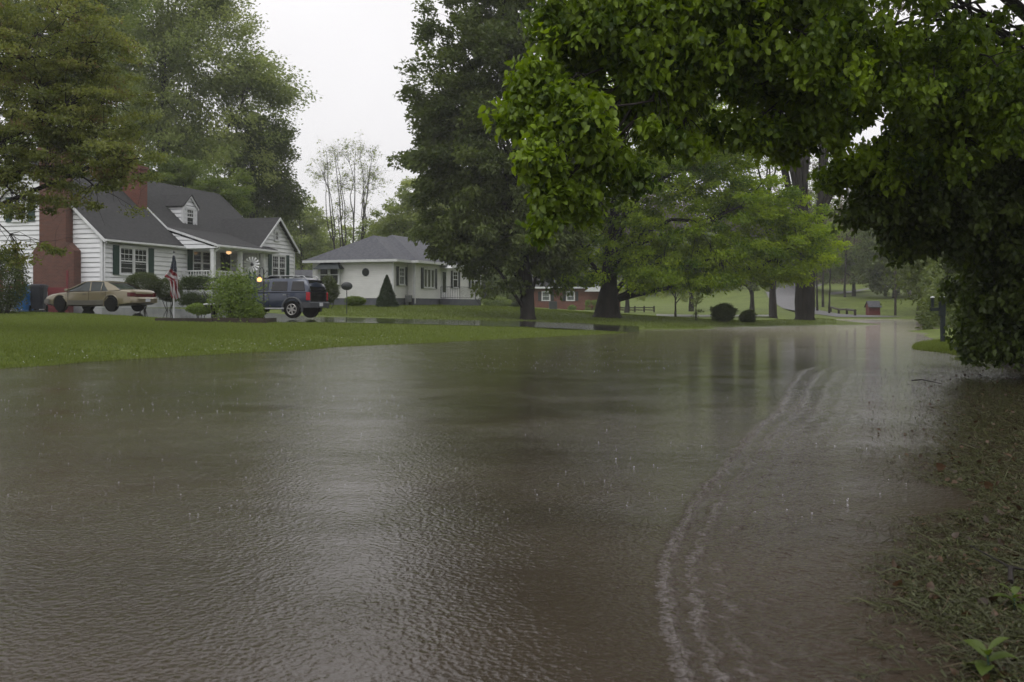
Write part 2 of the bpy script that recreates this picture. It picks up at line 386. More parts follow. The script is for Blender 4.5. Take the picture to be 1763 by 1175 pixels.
# ---------------------------------------------------------------- flood water
def water_mat(name, brown, brown2, rough, amp, fine=1.0):
    m = bpy.data.materials.new(name); m.use_nodes = True
    N, L = m.node_tree.nodes, m.node_tree.links; b = N['Principled BSDF']
    t = N.new('ShaderNodeTexCoord')
    def noise(s, d=3, st=(1, 1, 1), rz=0, rg=0.5):
        mp = N.new('ShaderNodeMapping'); mp.inputs['Scale'].default_value = st; mp.inputs['Rotation'].default_value = (0, 0, rz)
        L.new(t.outputs['Object'], mp.inputs[0])
        n = N.new('ShaderNodeTexNoise'); n.inputs['Scale'].default_value = s; n.inputs['Detail'].default_value = d; n.inputs['Roughness'].default_value = rg
        L.new(mp.outputs[0], n.inputs['Vector']); return n
    silt = noise(0.22, 4, (1, 1.8, 1), 0.2)
    r = N.new('ShaderNodeValToRGB'); q = r.color_ramp.elements
    q[0].position = .35; q[0].color = (*brown, 1); q[1].position = .65; q[1].color = (*brown2, 1)
    L.new(silt.outputs['Fac'], r.inputs[0]); L.new(r.outputs[0], b.inputs['Base Color'])
    b.inputs['IOR'].default_value = 1.333; b.inputs['Roughness'].default_value = rough
    # rain-broken surface: fine chop + wind patches that make it calmer or rougher
    f1 = noise(38 * fine, 2, (1, 1, 1), 0.3, 0.5); f2 = noise(15, 4, (1, 1.1, 1), 0.9, 0.6); f3 = noise(2.6, 8, (1, 1.25, 1), 0.4, 0.68)
    pa = noise(0.55, 4, (1, 1.3, 1), 0.1, .6)
    mr_ = N.new('ShaderNodeMapRange'); mr_.inputs['From Min'].default_value = .36; mr_.inputs['From Max'].default_value = .64
    mr_.inputs['To Min'].default_value = 0.55; mr_.inputs['To Max'].default_value = 1.45
    L.new(pa.outputs['Fac'], mr_.inputs['Value'])
    def mul(a, bb):
        n = N.new('ShaderNodeMath'); n.operation = 'MULTIPLY'
        if isinstance(a, float): n.inputs[0].default_value = a
        else: L.new(a, n.inputs[0])
        if isinstance(bb, float): n.inputs[1].default_value = bb
        else: L.new(bb, n.inputs[1])
        return n.outputs[0]
    def add(a, bb):
        n = N.new('ShaderNodeMath'); L.new(a, n.inputs[0]); L.new(bb, n.inputs[1]); return n.outputs[0]
    h = add(mul(f1.outputs['Fac'], 0.0050), mul(f2.outputs['Fac'], 0.0036))
    at = N.new('ShaderNodeAttribute'); at.attribute_name = 'crest'
    ma = N.new('ShaderNodeMath'); ma.operation = 'MULTIPLY_ADD'; ma.inputs[1].default_value = 2.6; ma.inputs[2].default_value = 1.0
    L.new(at.outputs['Fac'], ma.inputs[0])
    # sky caught by the wave crests, painted in as a paler base colour
    crest_sheen = noise(60, 3, (1, .35, 1), -.5, .6); fr = N.new('ShaderNodeMapRange'); fr.inputs['From Min'].default_value = .34; fr.inputs['From Max'].default_value = .62
    L.new(crest_sheen.outputs['Fac'], fr.inputs['Value'])
    fm = N.new('ShaderNodeMix'); fm.data_type = 'RGBA'; fm.inputs['B'].default_value = (0.150, 0.132, 0.130, 1)
    L.new(mul(mul(at.outputs['Fac'], fr.outputs[0]), 0.85), fm.inputs['Factor']); as_ = N.new('ShaderNodeAttribute'); as_.attribute_name = 'silt'       # pale tan at the far right: bright sky reflection painted into the colour
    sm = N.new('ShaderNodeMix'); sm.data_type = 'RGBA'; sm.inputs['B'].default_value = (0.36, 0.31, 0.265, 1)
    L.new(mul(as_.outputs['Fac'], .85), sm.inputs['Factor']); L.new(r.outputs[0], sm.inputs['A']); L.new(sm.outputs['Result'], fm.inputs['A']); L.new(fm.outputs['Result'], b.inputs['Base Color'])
    vo = N.new('ShaderNodeTexVoronoi'); vo.inputs['Scale'].default_value = 38.0; vo.inputs['Randomness'].default_value = 1.0   # rain dimples
    L.new(t.outputs['Object'], vo.inputs['Vector']); h = add(h, mul(vo.outputs['Distance'], 0.0026))
    a2_ = N.new('ShaderNodeAttribute'); a2_.attribute_name = 'silt'
    m2_ = N.new('ShaderNodeMath'); m2_.operation = 'MULTIPLY_ADD'; m2_.inputs[1].default_value = 3.0; m2_.inputs[2].default_value = 1.0; L.new(a2_.outputs['Fac'], m2_.inputs[0])
    h = mul(mul(mul(h, mr_.outputs[0]), ma.outputs[0]), m2_.outputs[0]); h = add(h, mul(f3.outputs['Fac'], 0.0070))
    bp = N.new('ShaderNodeBump'); bp.inputs['Strength'].default_value = 1.0; bp.inputs['Distance'].default_value = amp
    L.new(h, bp.inputs['Height']); L.new(bp.outputs[0], b.inputs['Normal'])
    return m
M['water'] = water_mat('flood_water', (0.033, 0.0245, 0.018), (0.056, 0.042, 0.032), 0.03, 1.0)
M['puddle'] = water_mat('puddle_water', (0.016, 0.016, 0.017), (0.03, 0.03, 0.031), 0.045, 0.10)

# crests of the small bow waves that run beside the verge, traced on the water plane
CREST = [(1232, 1260), (1205, 1215), (1185, 1175), (1163, 1090), (1150, 1030), (1146, 985), (1158, 945), (1176, 905), (1196, 868), (1222, 832), (1252, 798), (1280, 764), (1300, 738), (1338, 712), (1352, 688), (1362, 662), (1382, 640), (1410, 628)]
cw = np.array([[X(px, Yz(py, 0)), Yz(py, 0)] for px, py in CREST])
# smooth the polyline
tt = np.linspace(0, len(cw) - 1, 240); cwx = np.interp(tt, np.arange(len(cw)), cw[:, 0]); cwy = np.interp(tt, np.arange(len(cw)), cw[:, 1])
kern = np.ones(9) / 9
cwx[4:-4] = np.convolve(cwx, kern, 'valid'); cwy[4:-4] = np.convolve(cwy, kern, 'valid')
def crest_h(x, y):
    """height of the wave train (a few crests right of the line), metres"""
    out = np.zeros(len(x)); rng = np.random.default_rng(3)
    d = np.stack([x, y], 1)
    for i in range(0, len(d), 20000):
        q = d[i:i + 20000]
        dx = q[:, None, 0] - cwx[None]; dy = q[:, None, 1] - cwy[None]
        dd = dx * dx + dy * dy; j = dd.argmin(1)
        j0 = np.clip(j, 1, len(cwx) - 2)
        tx = cwx[j0 + 1] - cwx[j0 - 1]; ty = cwy[j0 + 1] - cwy[j0 - 1]; tl = np.hypot(tx, ty)
        sgn = ((q[:, 0] - cwx[j]) * ty - (q[:, 1] - cwy[j]) * tx) / tl      # + to the right of the line
        dist = np.sqrt(dd.min(1)) * np.sign(sgn)
        s_along = j * 0.35
        w0 = 0.024 + 0.003 * cwy[j] * 0.5
        sp = 0.115 + 0.012 * (cwy[j] - 4)
        rag = 0.010 * np.sin(s_along * 1.7 + 2 * np.sin(s_along * .6)) + 0.003 * np.sin(s_along * 7.3 + 1.5 * np.sin(s_along * 2.2)) + 0.002 * np.sin(q[:, 1] * 97 + q[:, 0] * 53)
        h = np.zeros(len(q))
        for k, a in enumerate([1.0, .85, .42, .24, .14]):
            off = dist - k * sp + rag * (1 + .4 * k)
            brk = 1.0 if k < 1 else np.clip(0.75 + 0.35 * np.sin(s_along * (.45 + .2 * k) + 2.1 * k), 0.6, 1)
            h += a * brk * np.exp(-(off / w0) ** 2)
        # diagonal ripples trailing on the inside
        inside = np.clip(dist / 0.1, 0, 1) * np.exp(-np.clip(dist, 0, None) / 1.3)
        h += 0.34 * inside * np.maximum(0, np.sin(q[:, 0] * 52 + q[:, 1] * 33 + 2.5 * np.sin(q[:, 0] * 9 + q[:, 1] * 13))) * (0.5 + 0.5 * np.sin(q[:, 0] * 17 - q[:, 1] * 21))
        endf = np.clip((j - 1) / 6, 0, 1) * np.clip((len(cwx) - 2 - j) / 14, 0, 1)
        out[i:i + 20000] = h * endf * np.clip(1 - (np.abs(dist) - 1.0) / .6, 0, 1)
    return out
wr = np.concatenate([[-60, -20, -6, -1, 1, 2], np.geomspace(2.6, 22, 640), np.geomspace(22.3, 135, 90)])
wc = np.concatenate([[-8, -3, -1.5, -1], np.linspace(-.72, .14, 60), np.linspace(.143, .50, 420), np.linspace(.52, .9, 16), [1.4, 3, 8]])
ww = np.where(wr > 2, wr, np.sqrt(np.abs(wr) ** 2 + 4))
wx, wy = np.clip(wc[None, :] * ww[:, None], -690, 690), np.repeat(wr[:, None], len(wc), 1)
wx = wx + np.arange(len(wc))[None, :] * 1e-4
wz = np.zeros_like(wx)
sel = (wy > 2.4) & (wy < 24) & (wx / np.maximum(wy, .1) > .12) & (wx / np.maximum(wy, .1) < .42)
wz[sel] = crest_h(wx[sel], wy[sel]) * 0.0065
sheen_v = np.exp(-(((wx / np.maximum(wy, 1) * F + CX - 1480) / 300) ** 2)) * np.clip((wy - 20) / 34, 0, 1); sheen_v[wy < 20] = 0  # mask for the sky reflection painted on the far-right water
crest_v = np.zeros_like(wx); crest_v[sel] = np.clip(crest_h(wx[sel], wy[sel]), 0, 1)
nr, nc = wx.shape
idx = np.arange(nr * nc).reshape(nr, nc)
quads = np.stack([idx[:-1, :-1], idx[:-1, 1:], idx[1:, 1:], idx[1:, :-1]], -1).reshape(-1, 4)
wo_ = bpy.data.objects.new('water', np_mesh('water', np.stack([wx.ravel(), wy.ravel(), wz.ravel()], 1), quads, M['water'], {'crest': ('POINT', crest_v.ravel()), 'silt': ('POINT', sheen_v.ravel())}, smooth=True))
link(wo_); tag(wo_, kind='structure')

# ---------------------------------------------------------------- wet driveway, gravel road up the hill, thin wet strip
def ribbon(name, f, b, material, n=120, m=8, lift=0.02, kind='structure'):
    fa = np.array([cp(*q) for q in f]); ba = np.array([cp(*q) for q in b])
    fp = np.array([q[0] for q in f], float); bp = np.array([q[0] for q in b], float)
    t = np.linspace(fp[0], fp[-1], n); s = np.linspace(bp[0], bp[-1], n)
    A = np.stack([np.interp(t, fp, fa[:, k]) for k in range(3)], 1); B = np.stack([np.interp(s, bp, ba[:, k]) for k in range(3)], 1)
    V = np.array([A * (1 - k / m) + B * k / m for k in range(m + 1)]).transpose(1, 0, 2)
    V[:, :, 2] = np.maximum(V[:, :, 2], gz_arr(V[:, :, 0], V[:, :, 1])) + lift
    ii = np.arange(n * (m + 1)).reshape(n, m + 1)
    Q = np.stack([ii[:-1, :-1], ii[1:, :-1], ii[1:, 1:], ii[:-1, 1:]], -1).reshape(-1, 4)
    o = bpy.data.objects.new(name, np_mesh(name, V.reshape(-1, 3), Q, material, smooth=True)); link(o); tag(o, kind=kind); return o
ribbon('driveway', FRONT, BACK, M['puddle'])
def ribbon_pts(name, A, B, material, n=60, m=5, lift=0.05):
    A = np.array(A, float); B = np.array(B, float)
    u = np.linspace(0, 1, n); ka = np.linspace(0, 1, len(A)); kb = np.linspace(0, 1, len(B))
    A2 = np.stack([np.interp(u, ka, A[:, k]) for k in range(3)], 1); B2 = np.stack([np.interp(u, kb, B[:, k]) for k in range(3)], 1)
    V = np.array([A2 * (1 - k / m) + B2 * k / m for k in range(m + 1)]).transpose(1, 0, 2)
    V[:, :, 2] = np.maximum(V[:, :, 2], gz_arr(V[:, :, 0], V[:, :, 1])) + lift
    ii = np.arange(n * (m + 1)).reshape(n, m + 1)
    Q = np.stack([ii[:-1, :-1], ii[1:, :-1], ii[1:, 1:], ii[:-1, 1:]], -1).reshape(-1, 4)
    o = bpy.data.objects.new(name, np_mesh(name, V.reshape(-1, 3), Q, material, smooth=True)); link(o); tag(o, kind='structure'); return o
ribbon_pts('gravel_road', [cp(1440, 549, 98), cp(1395, 541.5, 104), cp(1345, 531, 125), cp(1324, 516, 140), cp(1317, 500, 152), cp(1345, 488, 165)],
           [cp(1560, 549, 98), cp(1445, 541.5, 106), cp(1400, 533, 127), cp(1375, 517, 142), cp(1385, 503, 155), cp(1420, 490, 170)], M['gravel'])
ribbon_pts('hill_path', [cp(1425, 513, 150), cp(1465, 505.5, 155), (*cp(1510, 497, 160),), (*cp(1560, 492, 170),)], [cp(1425, 509.5, 153), cp(1465, 502.5, 158), cp(1510, 494.5, 163), cp(1560, 490, 173)], M['gravel'], lift=.12)
ribbon_pts('side_road', [cp(1130, 546.6, 84), cp(1230, 546.2, 83), cp(1330, 545.8, 83)], [cp(1130, 543.5, 90), cp(1230, 543.2, 90), cp(1340, 543, 92)], M['asphalt'], lift=.05)

# ---------------------------------------------------------------- leaves and branches
def unit(a): return a / np.maximum(np.linalg.norm(a, axis=-1, keepdims=True), 1e-9)
def leaves_mesh(name, pos, size, material, rng, tint, droop=0.0, up=0.6, kind='diamond', width=0.55, axis=None):
    n = len(pos)
    nrm = unit(rng.normal(size=(n, 3)) + np.array([0, 0, up]))
    ax = rng.normal(size=(n, 3))
    if axis is not None: ax = ax * 0.5 + axis
    ax = ax + np.array([0, 0, -droop])
    ax = unit(ax - nrm * (ax * nrm).sum(1, keepdims=True))
    bt = np.cross(nrm, ax)
    L = (size * rng.uniform(.7, 1.25, n))[:, None]; W = L * width
    if kind == 'diamond':
        V = np.stack([pos, pos + ax * L * .5 + bt * W * .5 + nrm * L * .07, pos + ax * L - nrm * L * .08, pos + ax * L * .5 - bt * W * .5 + nrm * L * .07], 1)
        V = V.reshape(-1, 3); Q = np.arange(n * 4).reshape(n, 4); T = tint
    else:   # broad pointed leaf folded along its midrib, tip hanging
        bs, tp = pos, pos + ax * L - nrm * L * .22
        m1 = pos + ax * L * .22; m2 = pos + ax * L * .62 - nrm * L * .04
        l1 = m1 + bt * W * .5 + nrm * L * .06 - ax * L * .06; r1 = m1 - bt * W * .5 + nrm * L * .06 - ax * L * .06
        l2 = m2 + bt * W * .42 + nrm * L * .03; r2 = m2 - bt * W * .42 + nrm * L * .03
        V = np.stack([bs, l1, l2, tp, r2, r1, m2], 1).reshape(-1, 3)
        k = (np.arange(n) * 7)[:, None]
        Q = np.concatenate([k + np.array([[0, 1, 2, 6]]), k + np.array([[6, 2, 3, 3]])[:, :4], k + np.array([[0, 6, 4, 5]])], 1)
        # triangles for the tips are written as thin quads through a shared point: rebuild as proper quads
        Q = np.concatenate([k + np.array([[0, 1, 2, 6]]), k + np.array([[6, 2, 3, 4]]), k + np.array([[0, 6, 4, 5]])], 1).reshape(-1, 4)
        T = np.repeat(tint, 3)
    return np_mesh(name, V, Q, material, {'tint': ('FACE', T)})

def kmeans(p, k, rng, it=6):
    k = min(k, len(p)); c = p[rng.choice(len(p), k, replace=False)]
    for _ in range(it):
        a = ((p[:, None] - c[None]) ** 2).sum(2).argmin(1)
        for j in range(k):
            if (a == j).any(): c[j] = p[a == j].mean(0)
    return a, c
def tubes_mesh(name, tubes, material):
    """tubes: list of (pts (n,3), radii (n,), sides)"""
    Vs, Qs, n0 = [], [], 0
    for pts, rad, sd_ in tubes:
        pts = np.asarray(pts); n = len(pts)
        t = np.gradient(pts, axis=0); t = unit(t)
        ref = np.where(np.abs(t[:, 2:3]) < .85, np.array([[0, 0, 1.]]), np.array([[1., 0, 0]])) if False else np.tile(np.array([[.31, .83, .47]]), (n, 1))
        a = unit(np.cross(t, ref)); b = np.cross(a, t)
        th = np.arange(sd_) * 2 * np.pi / sd_
        V = pts[:, None] + (a[:, None] * np.cos(th)[None, :, None] + b[:, None] * np.sin(th)[None, :, None]) * np.asarray(rad)[:, None, None]
        i = np.arange(n * sd_).reshape(n, sd_) + n0; j = np.roll(i, -1, 1)
        Vs.append(V.reshape(-1, 3)); Qs.append(np.stack([i[:-1], j[:-1], j[1:], i[1:]], -1).reshape(-1, 4)); n0 += n * sd_
    return np_mesh(name, np.concatenate(Vs), np.concatenate(Qs), material, smooth=True)
def bez(a, b, rng, lift=.15, wob=.04, n=7):
    a = np.asarray(a, float); b = np.asarray(b, float); d = b - a; L = np.linalg.norm(d)
    c = (a + b) / 2 + np.array([0, 0, L * lift]) + rng.normal(size=3) * L * .06
    t = np.linspace(0, 1, n)[:, None]
    p = (1 - t) ** 2 * a + 2 * t * (1 - t) * c + t * t * b
    w = (np.sin(np.pi * t) * rng.normal(size=3) + np.sin(2 * np.pi * t) * rng.normal(size=3) * .8 + np.sin(4 * np.pi * t) * rng.normal(size=3) * .3) * L * wob
    return p + w

def E(px, py, rx, ry, Y, rd=None, w=None):
    """crown lobe from its place in the photo: world centre, radii"""
    s = Y / F; c = P(px, py, Y)
    rd = (rx + ry) / 2 * s if rd is None else rd
    return (c.x, c.y, c.z, rx * s, rd, ry * s, w if w else rx * ry * 1.0)

def make_tree(name, label, base, r0, lobes, ncl, clr, npl, lsize, lmat, bark='bark', seed=1, K1=7, K2=4, fork=(.35, .8), stems=None, droop=.2,
              kind='diamond', up=1.0, shell=.45, flat=.6, group=None, cat='tree', twigs=0, lean=(0, 0), top=None, lift=.12, width=.55, flare=1.5, tint0=.5, outer=0.0, lsc=1.0, parts=('trunk', 'crown')):
    rng = np.random.default_rng(seed)
    base = np.array(base, float)
    lb = np.array(lobes); w = lb[:, 6] / lb[:, 6].sum()
    ch = rng.choice(len(lb), ncl, p=w)
    dirv = unit(rng.normal(size=(ncl, 3))); rr = rng.uniform(0, 1, ncl) ** shell
    C = lb[ch, :3] + dirv * rr[:, None] * lb[ch, 3:6] * (1 + .10 * rng.normal(size=(ncl, 1)))
    cen = (lb[:, :3] * w[:, None]).sum(0)
    # skeleton
    tubes = []
    H = (top if top else max(C[:, 2].max() * .85 + base[2] * .15, base[2] + 1)) - base[2]
    trunks = stems if stems else [[(0, 0, 0), (lean[0] * .5, lean[1] * .5, .5), (lean[0], lean[1], 1.0)]]
    tpaths = []
    for st in trunks:
        k = np.array(st, float); u = np.linspace(0, 1, 14); ku = np.linspace(0, 1, len(k))
        p = np.stack([np.interp(u, ku, k[:, 0]), np.interp(u, ku, k[:, 1]), np.interp(u, ku, k[:, 2]) * H], 1)
        p[:, :2] += np.cumsum(rng.normal(size=(14, 2)), 0) * H * .0035
        p += base; r = r0 * (1 - .86 * u ** .9) / (len(trunks) ** .5 if len(trunks) > 1 else 1)
        if len(st[0]) == 3 and st[0][2] == 0: r[0] *= flare; r[1] *= 1 + (flare - 1) * .25
        # one extra ring just above the ground makes the root flare
        p = np.insert(p, 1, p[0] * .86 + p[1] * .14, 0); r = np.insert(r, 1, r[0] * .72)
        p[0, 2] -= .25
        tpaths.append((p, r)); tubes.append((p, r, 12))
    a1, c1 = kmeans(C, K1, rng)
    for j in range(len(c1)):
        S1 = C[a1 == j]
        if len(S1) == 0: continue
        p, r = tpaths[j % len(tpaths)] if len(tpaths) > 1 else tpaths[0]
        if len(tpaths) > 1:
            dm = [np.linalg.norm(q[0][:, :2] - c1[j][:2], axis=1).min() for q in tpaths]; p, r = tpaths[int(np.argmin(dm))]
        hz = c1[j][2] - base[2]
        f = np.clip((hz / H) * .72 - .08, fork[0], fork[1]); ii = int(round(f * (len(p) - 1)))
        st = p[ii]; r1 = min(r[ii] * .85, r0 * (len(S1) / len(C)) ** .5 * lsc)
        L1 = bez(st, c1[j], rng, lift if c1[j][2] > st[2] else .22, .03, 9)
        tubes.append((L1, np.linspace(r1, r1 * .35, 9), 8))
        a2, c2 = kmeans(S1, K2, rng)
        for k2 in range(len(c2)):
            S2 = S1[a2 == k2]
            if len(S2) == 0: continue
            dj = np.linalg.norm(L1[3:] - c2[k2], axis=1); st2 = L1[3 + max(0, int(dj.argmin()) - 1)]; r2 = max(r1 * .45 * (len(S2) / len(S1)) ** .3, r0 * .05)
            L2 = bez(st2, c2[k2], rng, .08, .04, 7)
            tubes.append((L2, np.linspace(r2, r2 * .4, 7), 6))
            for q in S2:
                dj = np.linalg.norm(L2[1:] - q, axis=1); st3 = L2[1 + max(0, int(dj.argmin()) - 1)]; r3 = r2 * .38
                L3 = bez(st3, q, rng, .08, .05, 5)
                tubes.append((L3, np.linspace(r3, r3 * .35, 5), 4))
                for _ in range(twigs):
                    e2 = q + rng.normal(size=3) * clr * np.array([1, 1, .9]) + np.array([0, 0, clr * .4])
                    tubes.append((bez(L3[rng.integers(2, 5)], e2, rng, .05, .05, 4), np.linspace(r3 * .5, r3 * .2, 4), 3))
    root = empty(name, tuple(base)); tag(root, label, cat, group)
    bm_ = M[bark] if isinstance(bark, str) else bark
    tm = tubes_mesh(parts[0], tubes, bm_)
    to = bpy.data.objects.new(parts[0], tm); link(to, root); to.location = -Vector(base)
    # leaves
    off = unit(rng.normal(size=(ncl, npl, 3))) * (rng.uniform(0, 1, (ncl, npl, 1)) ** .5)
    sc = clr * rng.uniform(.6, 1.3, (ncl, 1, 1))
    pos = C[:, None] + off * sc * np.array([1, 1, flat])
    outw = unit(C - cen)[:, None] * clr
    if outer: pos = pos + outw * rng.uniform(0, outer, (ncl, npl, 1))
    pos = pos.reshape(-1, 3)
    tint = np.clip(tint0 + .24 * rng.normal(size=(ncl, 1)) + .14 * rng.normal(size=(ncl, npl)), 0, 1).ravel()
    if npl > 0:
        ax = np.repeat(unit(C - cen), npl, 0) if outer else None
        cm = leaves_mesh(parts[1], pos, lsize, lmat, rng, tint, droop, up, kind, width, ax)
        co = bpy.data.objects.new(parts[1], cm); link(co, root); co.location = -Vector(base)
    return root

def make_bush(name, label, c, r, n, lsize, lmat, seed=1, group=None, stems=4, cat='shrub', noise_=.10, shape='ball', stem_h=.25, up=.4, tint0=.5, lump=0.14):
    """c = centre of the foliage (world), r = radii; stems run from the ground to it"""
    rng = np.random.default_rng(seed); c = np.array(c, float); r = np.array(r, float)
    d = unit(rng.normal(size=(n, 3)))
    k = rng.normal(size=(7, 3)) * 2.2; ph = rng.uniform(0, 6.28, 7)
    lumpv = sum(np.sin(d @ k[i] * 1.6 + ph[i]) for i in range(7)) / 7
    rad = (rng.uniform(.55, 1, n) ** .45) * (1 + lump * lumpv * 2 + noise_ * rng.normal(size=n) * .5)
    if shape == 'cone':
        h = rng.uniform(0, 1, n) ** 1.5; th = rng.uniform(0, 6.283, n); q = (1 - h) ** .85 * (rng.uniform(.75, 1.04, n)) * (1 + .07 * np.sin(th * 5 + h * 20))
        pos = c + np.stack([np.cos(th) * q * r[0], np.sin(th) * q * r[1], (h * 2 - 1) * r[2]], 1)
    elif shape == 'box':
        dd = np.sign(d) * np.abs(d) ** .45; dd /= np.maximum(np.abs(dd).max(1, keepdims=True), .2); pos = c + dd * r * rad[:, None]
    else: pos = c + d * r * rad[:, None]
    g0 = gz(c[0], c[1]); root = empty(name, (c[0], c[1], g0)); tag(root, label, cat, group)
    pos[:, 2] = np.maximum(pos[:, 2], g0 + .01)
    tubes = []
    for i in range(stems):
        a = rng.uniform(0, 6.28); b0 = np.array([c[0] + math.cos(a) * r[0] * .12, c[1] + math.sin(a) * r[1] * .12, g0 - .05])
        e0 = c + np.array([math.cos(a) * r[0] * .5, math.sin(a) * r[1] * .5, r[2] * .2])
        tubes.append((bez(b0, e0, rng, .05, .04, 5), np.linspace(.035, .012, 5) * max(.6, r[2]), 5))
    if tubes:
        o = bpy.data.objects.new('stems', tubes_mesh('stems', tubes, M['bark'])); link(o, root); o.location = -root.location
    tint = np.clip(tint0 + .25 * lumpv + .18 * rng.normal(size=n), 0, 1)
    o = bpy.data.objects.new('foliage', leaves_mesh('foliage', pos, lsize, lmat, rng, tint, .1, up)); link(o, root); o.location = -root.location
    return root

# ---------------------------------------------------------------- house building kit
class WF:
    """wall frame: origin, direction along the wall, outward normal (local coordinates of the house)"""
    def __init__(s, o, u, n): s.o = Vector(o); s.u = Vector(u); s.n = Vector(n)
    def p(s, a, d, z): return s.o + s.u * a + s.n * d + Vector((0, 0, z))
def wbox(mb, w, a0, a1, d0, d1, z0, z1):
    vs = [w.p(a, d, z) for a in (a0, a1) for d in (d0, d1) for z in (z0, z1)]
    return mb.add(vs, [(0, 1, 3, 2), (4, 6, 7, 5), (0, 4, 5, 1), (2, 3, 7, 6), (0, 2, 6, 4), (1, 5, 7, 3)])
def siding(mb, w, z0, z1, fn, course=0.225, lip=0.036):
    z = z0
    while z < z1 - 1e-3:
        t = min(z + course, z1); a0, b0 = fn(z); a1, b1 = fn(t)
        if b0 - a0 > .02:
            if b1 - a1 < .02: m = (a1 + b1) / 2; a1, b1 = m - .01, m + .01
            nt_ = course * .17                 # open shadow gap under the butt of the next board
            mb.add([w.p(a0, lip, z), w.p(b0, lip, z), w.p(b1, .004, t - nt_), w.p(a1, .004, t - nt_)], [(0, 1, 2, 3)])
            mb.add([w.p(a0, lip, z), w.p(b0, lip, z), w.p(b0, -.03, z), w.p(a0, -.03, z)], [(0, 3, 2, 1)])
            mb.add([w.p(a1, -.03, t - nt_ - .01), w.p(b1, -.03, t - nt_ - .01), w.p(b1, -.03, t + .001), w.p(a1, -.03, t + .001)], [(0, 1, 2, 3)])
            mb.add([w.p(a1, .004, t - nt_), w.p(b1, .004, t - nt_), w.p(b1, -.03, t - nt_ - .01), w.p(a1, -.03, t - nt_ - .01)], [(0, 1, 2, 3)])
        z = t
def window(parent, w, a, z, wd, ht, n=1, grid=(3, 2), glass='glass', trim='trim', d=0.03, sash=True, name='window', tw=.09):
    """n double-hung sashes side by side: casing + sash bars, pane as sub-part"""
    f = MB(); g = MB()
    A0, A1 = a, a + wd
    wbox(f, w, A0 - tw, A1 + tw, 0, d + .035, z + ht, z + ht + tw + .02)
    wbox(f, w, A0 - tw - .03, A1 + tw + .03, 0, d + .07, z - .07, z)
    wbox(f, w, A0 - tw, A0, 0, d + .03, z, z + ht); wbox(f, w, A1, A1 + tw, 0, d + .03, z, z + ht)
    gap = .12; uw = (wd - gap * (n - 1)) / n
    for i in range(n):
        p = A0 + i * (uw + gap)
        if i: wbox(f, w, p - gap, p, 0, d + .03, z, z + ht)
        s = .045
        for q in (p, p + uw - s): wbox(f, w, q + .001, q + s - .001, 0, d + .012, z, z + ht)
        for q in (z, z + ht - s): wbox(f, w, p, p + uw, 0, d + .014, q, q + s)
        if sash: wbox(f, w, p, p + uw, 0, d + .018, z + ht / 2 - .03, z + ht / 2 + .03)
        if grid:
            zt = z + ht / 2 if sash else z; hh = z + ht - zt
            for k in range(1, grid[0]): wbox(f, w, p + uw * k / grid[0] - .012, p + uw * k / grid[0] + .012, 0, d + .009, zt, z + ht)
            for k in range(1, grid[1]): wbox(f, w, p, p + uw, 0, d + .010, zt + hh * k / grid[1] - .012, zt + hh * k / grid[1] + .012)
        wbox(g, w, p + .01, p + uw - .01, -.02, d + .004, z + .01, z + ht - .01)
    o = f.build(name, M[trim], parent); g.build('pane', M[glass], o); return o
def shutter(parent, w, a, z, wd, ht, m='shutter'):
    f = MB(); wbox(f, w, a, a + wd, 0.028, .055, z, z + ht)
    for (q0, q1) in ((0, .05), (.47, .53), (.95, 1.0)): wbox(f, w, a, a + wd, .056, .068, z + ht * q0, z + ht * q1)
    for q in (a, a + wd - .05): wbox(f, w, q, q + .05, .056, .066, z + .05 * ht, z + .95 * ht)
    k = z + .06 * ht
    while k < z + .94 * ht:
        wbox(f, w, a + .05, a + wd - .05, .05, .061, k, k + .025); k += .05
    return f.build('shutter', M[m], parent)
def slab(mb, pts, t):
    pts = [Vector(p) for p in pts]; n = (pts[1] - pts[0]).cross(pts[2] - pts[0]).normalized()
    if n.z < 0: n = -n
    b = [p - n * t for p in pts]; m = len(pts)
    fs = [tuple(range(m)), tuple(range(2 * m - 1, m - 1, -1))] + [(i, m + i, m + (i + 1) % m, (i + 1) % m) for i in range(m)]
    mb.add(pts + b, fs)

# ---------------------------------------------------------------- the white cottage with the porch
H1 = empty('white_house', (-20.58, 50.0, EYE), math.atan2(.957, .29)); H1.scale = (1.08, 1.08, 1.08)
tag(H1, 'white clapboard cottage with brick chimneys, dormer and a lit front porch', 'house')
SL = .8875
FW = WF((0, 0, 0), (1, 0, 0), (0, -1, 0)); LW = WF((0, 8, 0), (0, -1, 0), (-1, 0, 0))
w_ = MB()
siding(w_, FW, .72, 3.32, lambda z: (0, 10.9))                                        # wing front and porch back wall
def gab(z):
    c = max(0, (z - 3.3) / SL) if z > 3.3 else 0
    return (c, 8 - c)
siding(w_, LW, .72, 6.8, gab)
GW = WF((10.75, -1.7, 0), (1, 0, 0), (0, -1, 0)); GS = WF((10.75, 0, 0), (0, -1, 0), (-1, 0, 0)); GR = WF((14.75, -1.7, 0), (0, 1, 0), (1, 0, 0))
gh = lambda z: (0, 4) if z < 3.45 else ((z - 3.45) / .82, 4 - (z - 3.45) / .82)
siding(w_, GW, .72, 5.06, gh); siding(w_, GS, .72, 3.4, lambda z: (0, 1.7)); siding(w_, GR, .72, 3.4, lambda z: (0, 1.7))
RW = WF((15.5, 0, 0), (0, 1, 0), (1, 0, 0)); BW = WF((15.5, 8, 0), (-1, 0, 0), (0, 1, 0))
siding(w_, RW, .72, 6.8, gab); siding(w_, BW, .72, 3.32, lambda z: (0, 15.5))
siding(w_, WF((14.75, 0, 0), (1, 0, 0), (0, -1, 0)), .72, 3.32, lambda z: (0, .75))
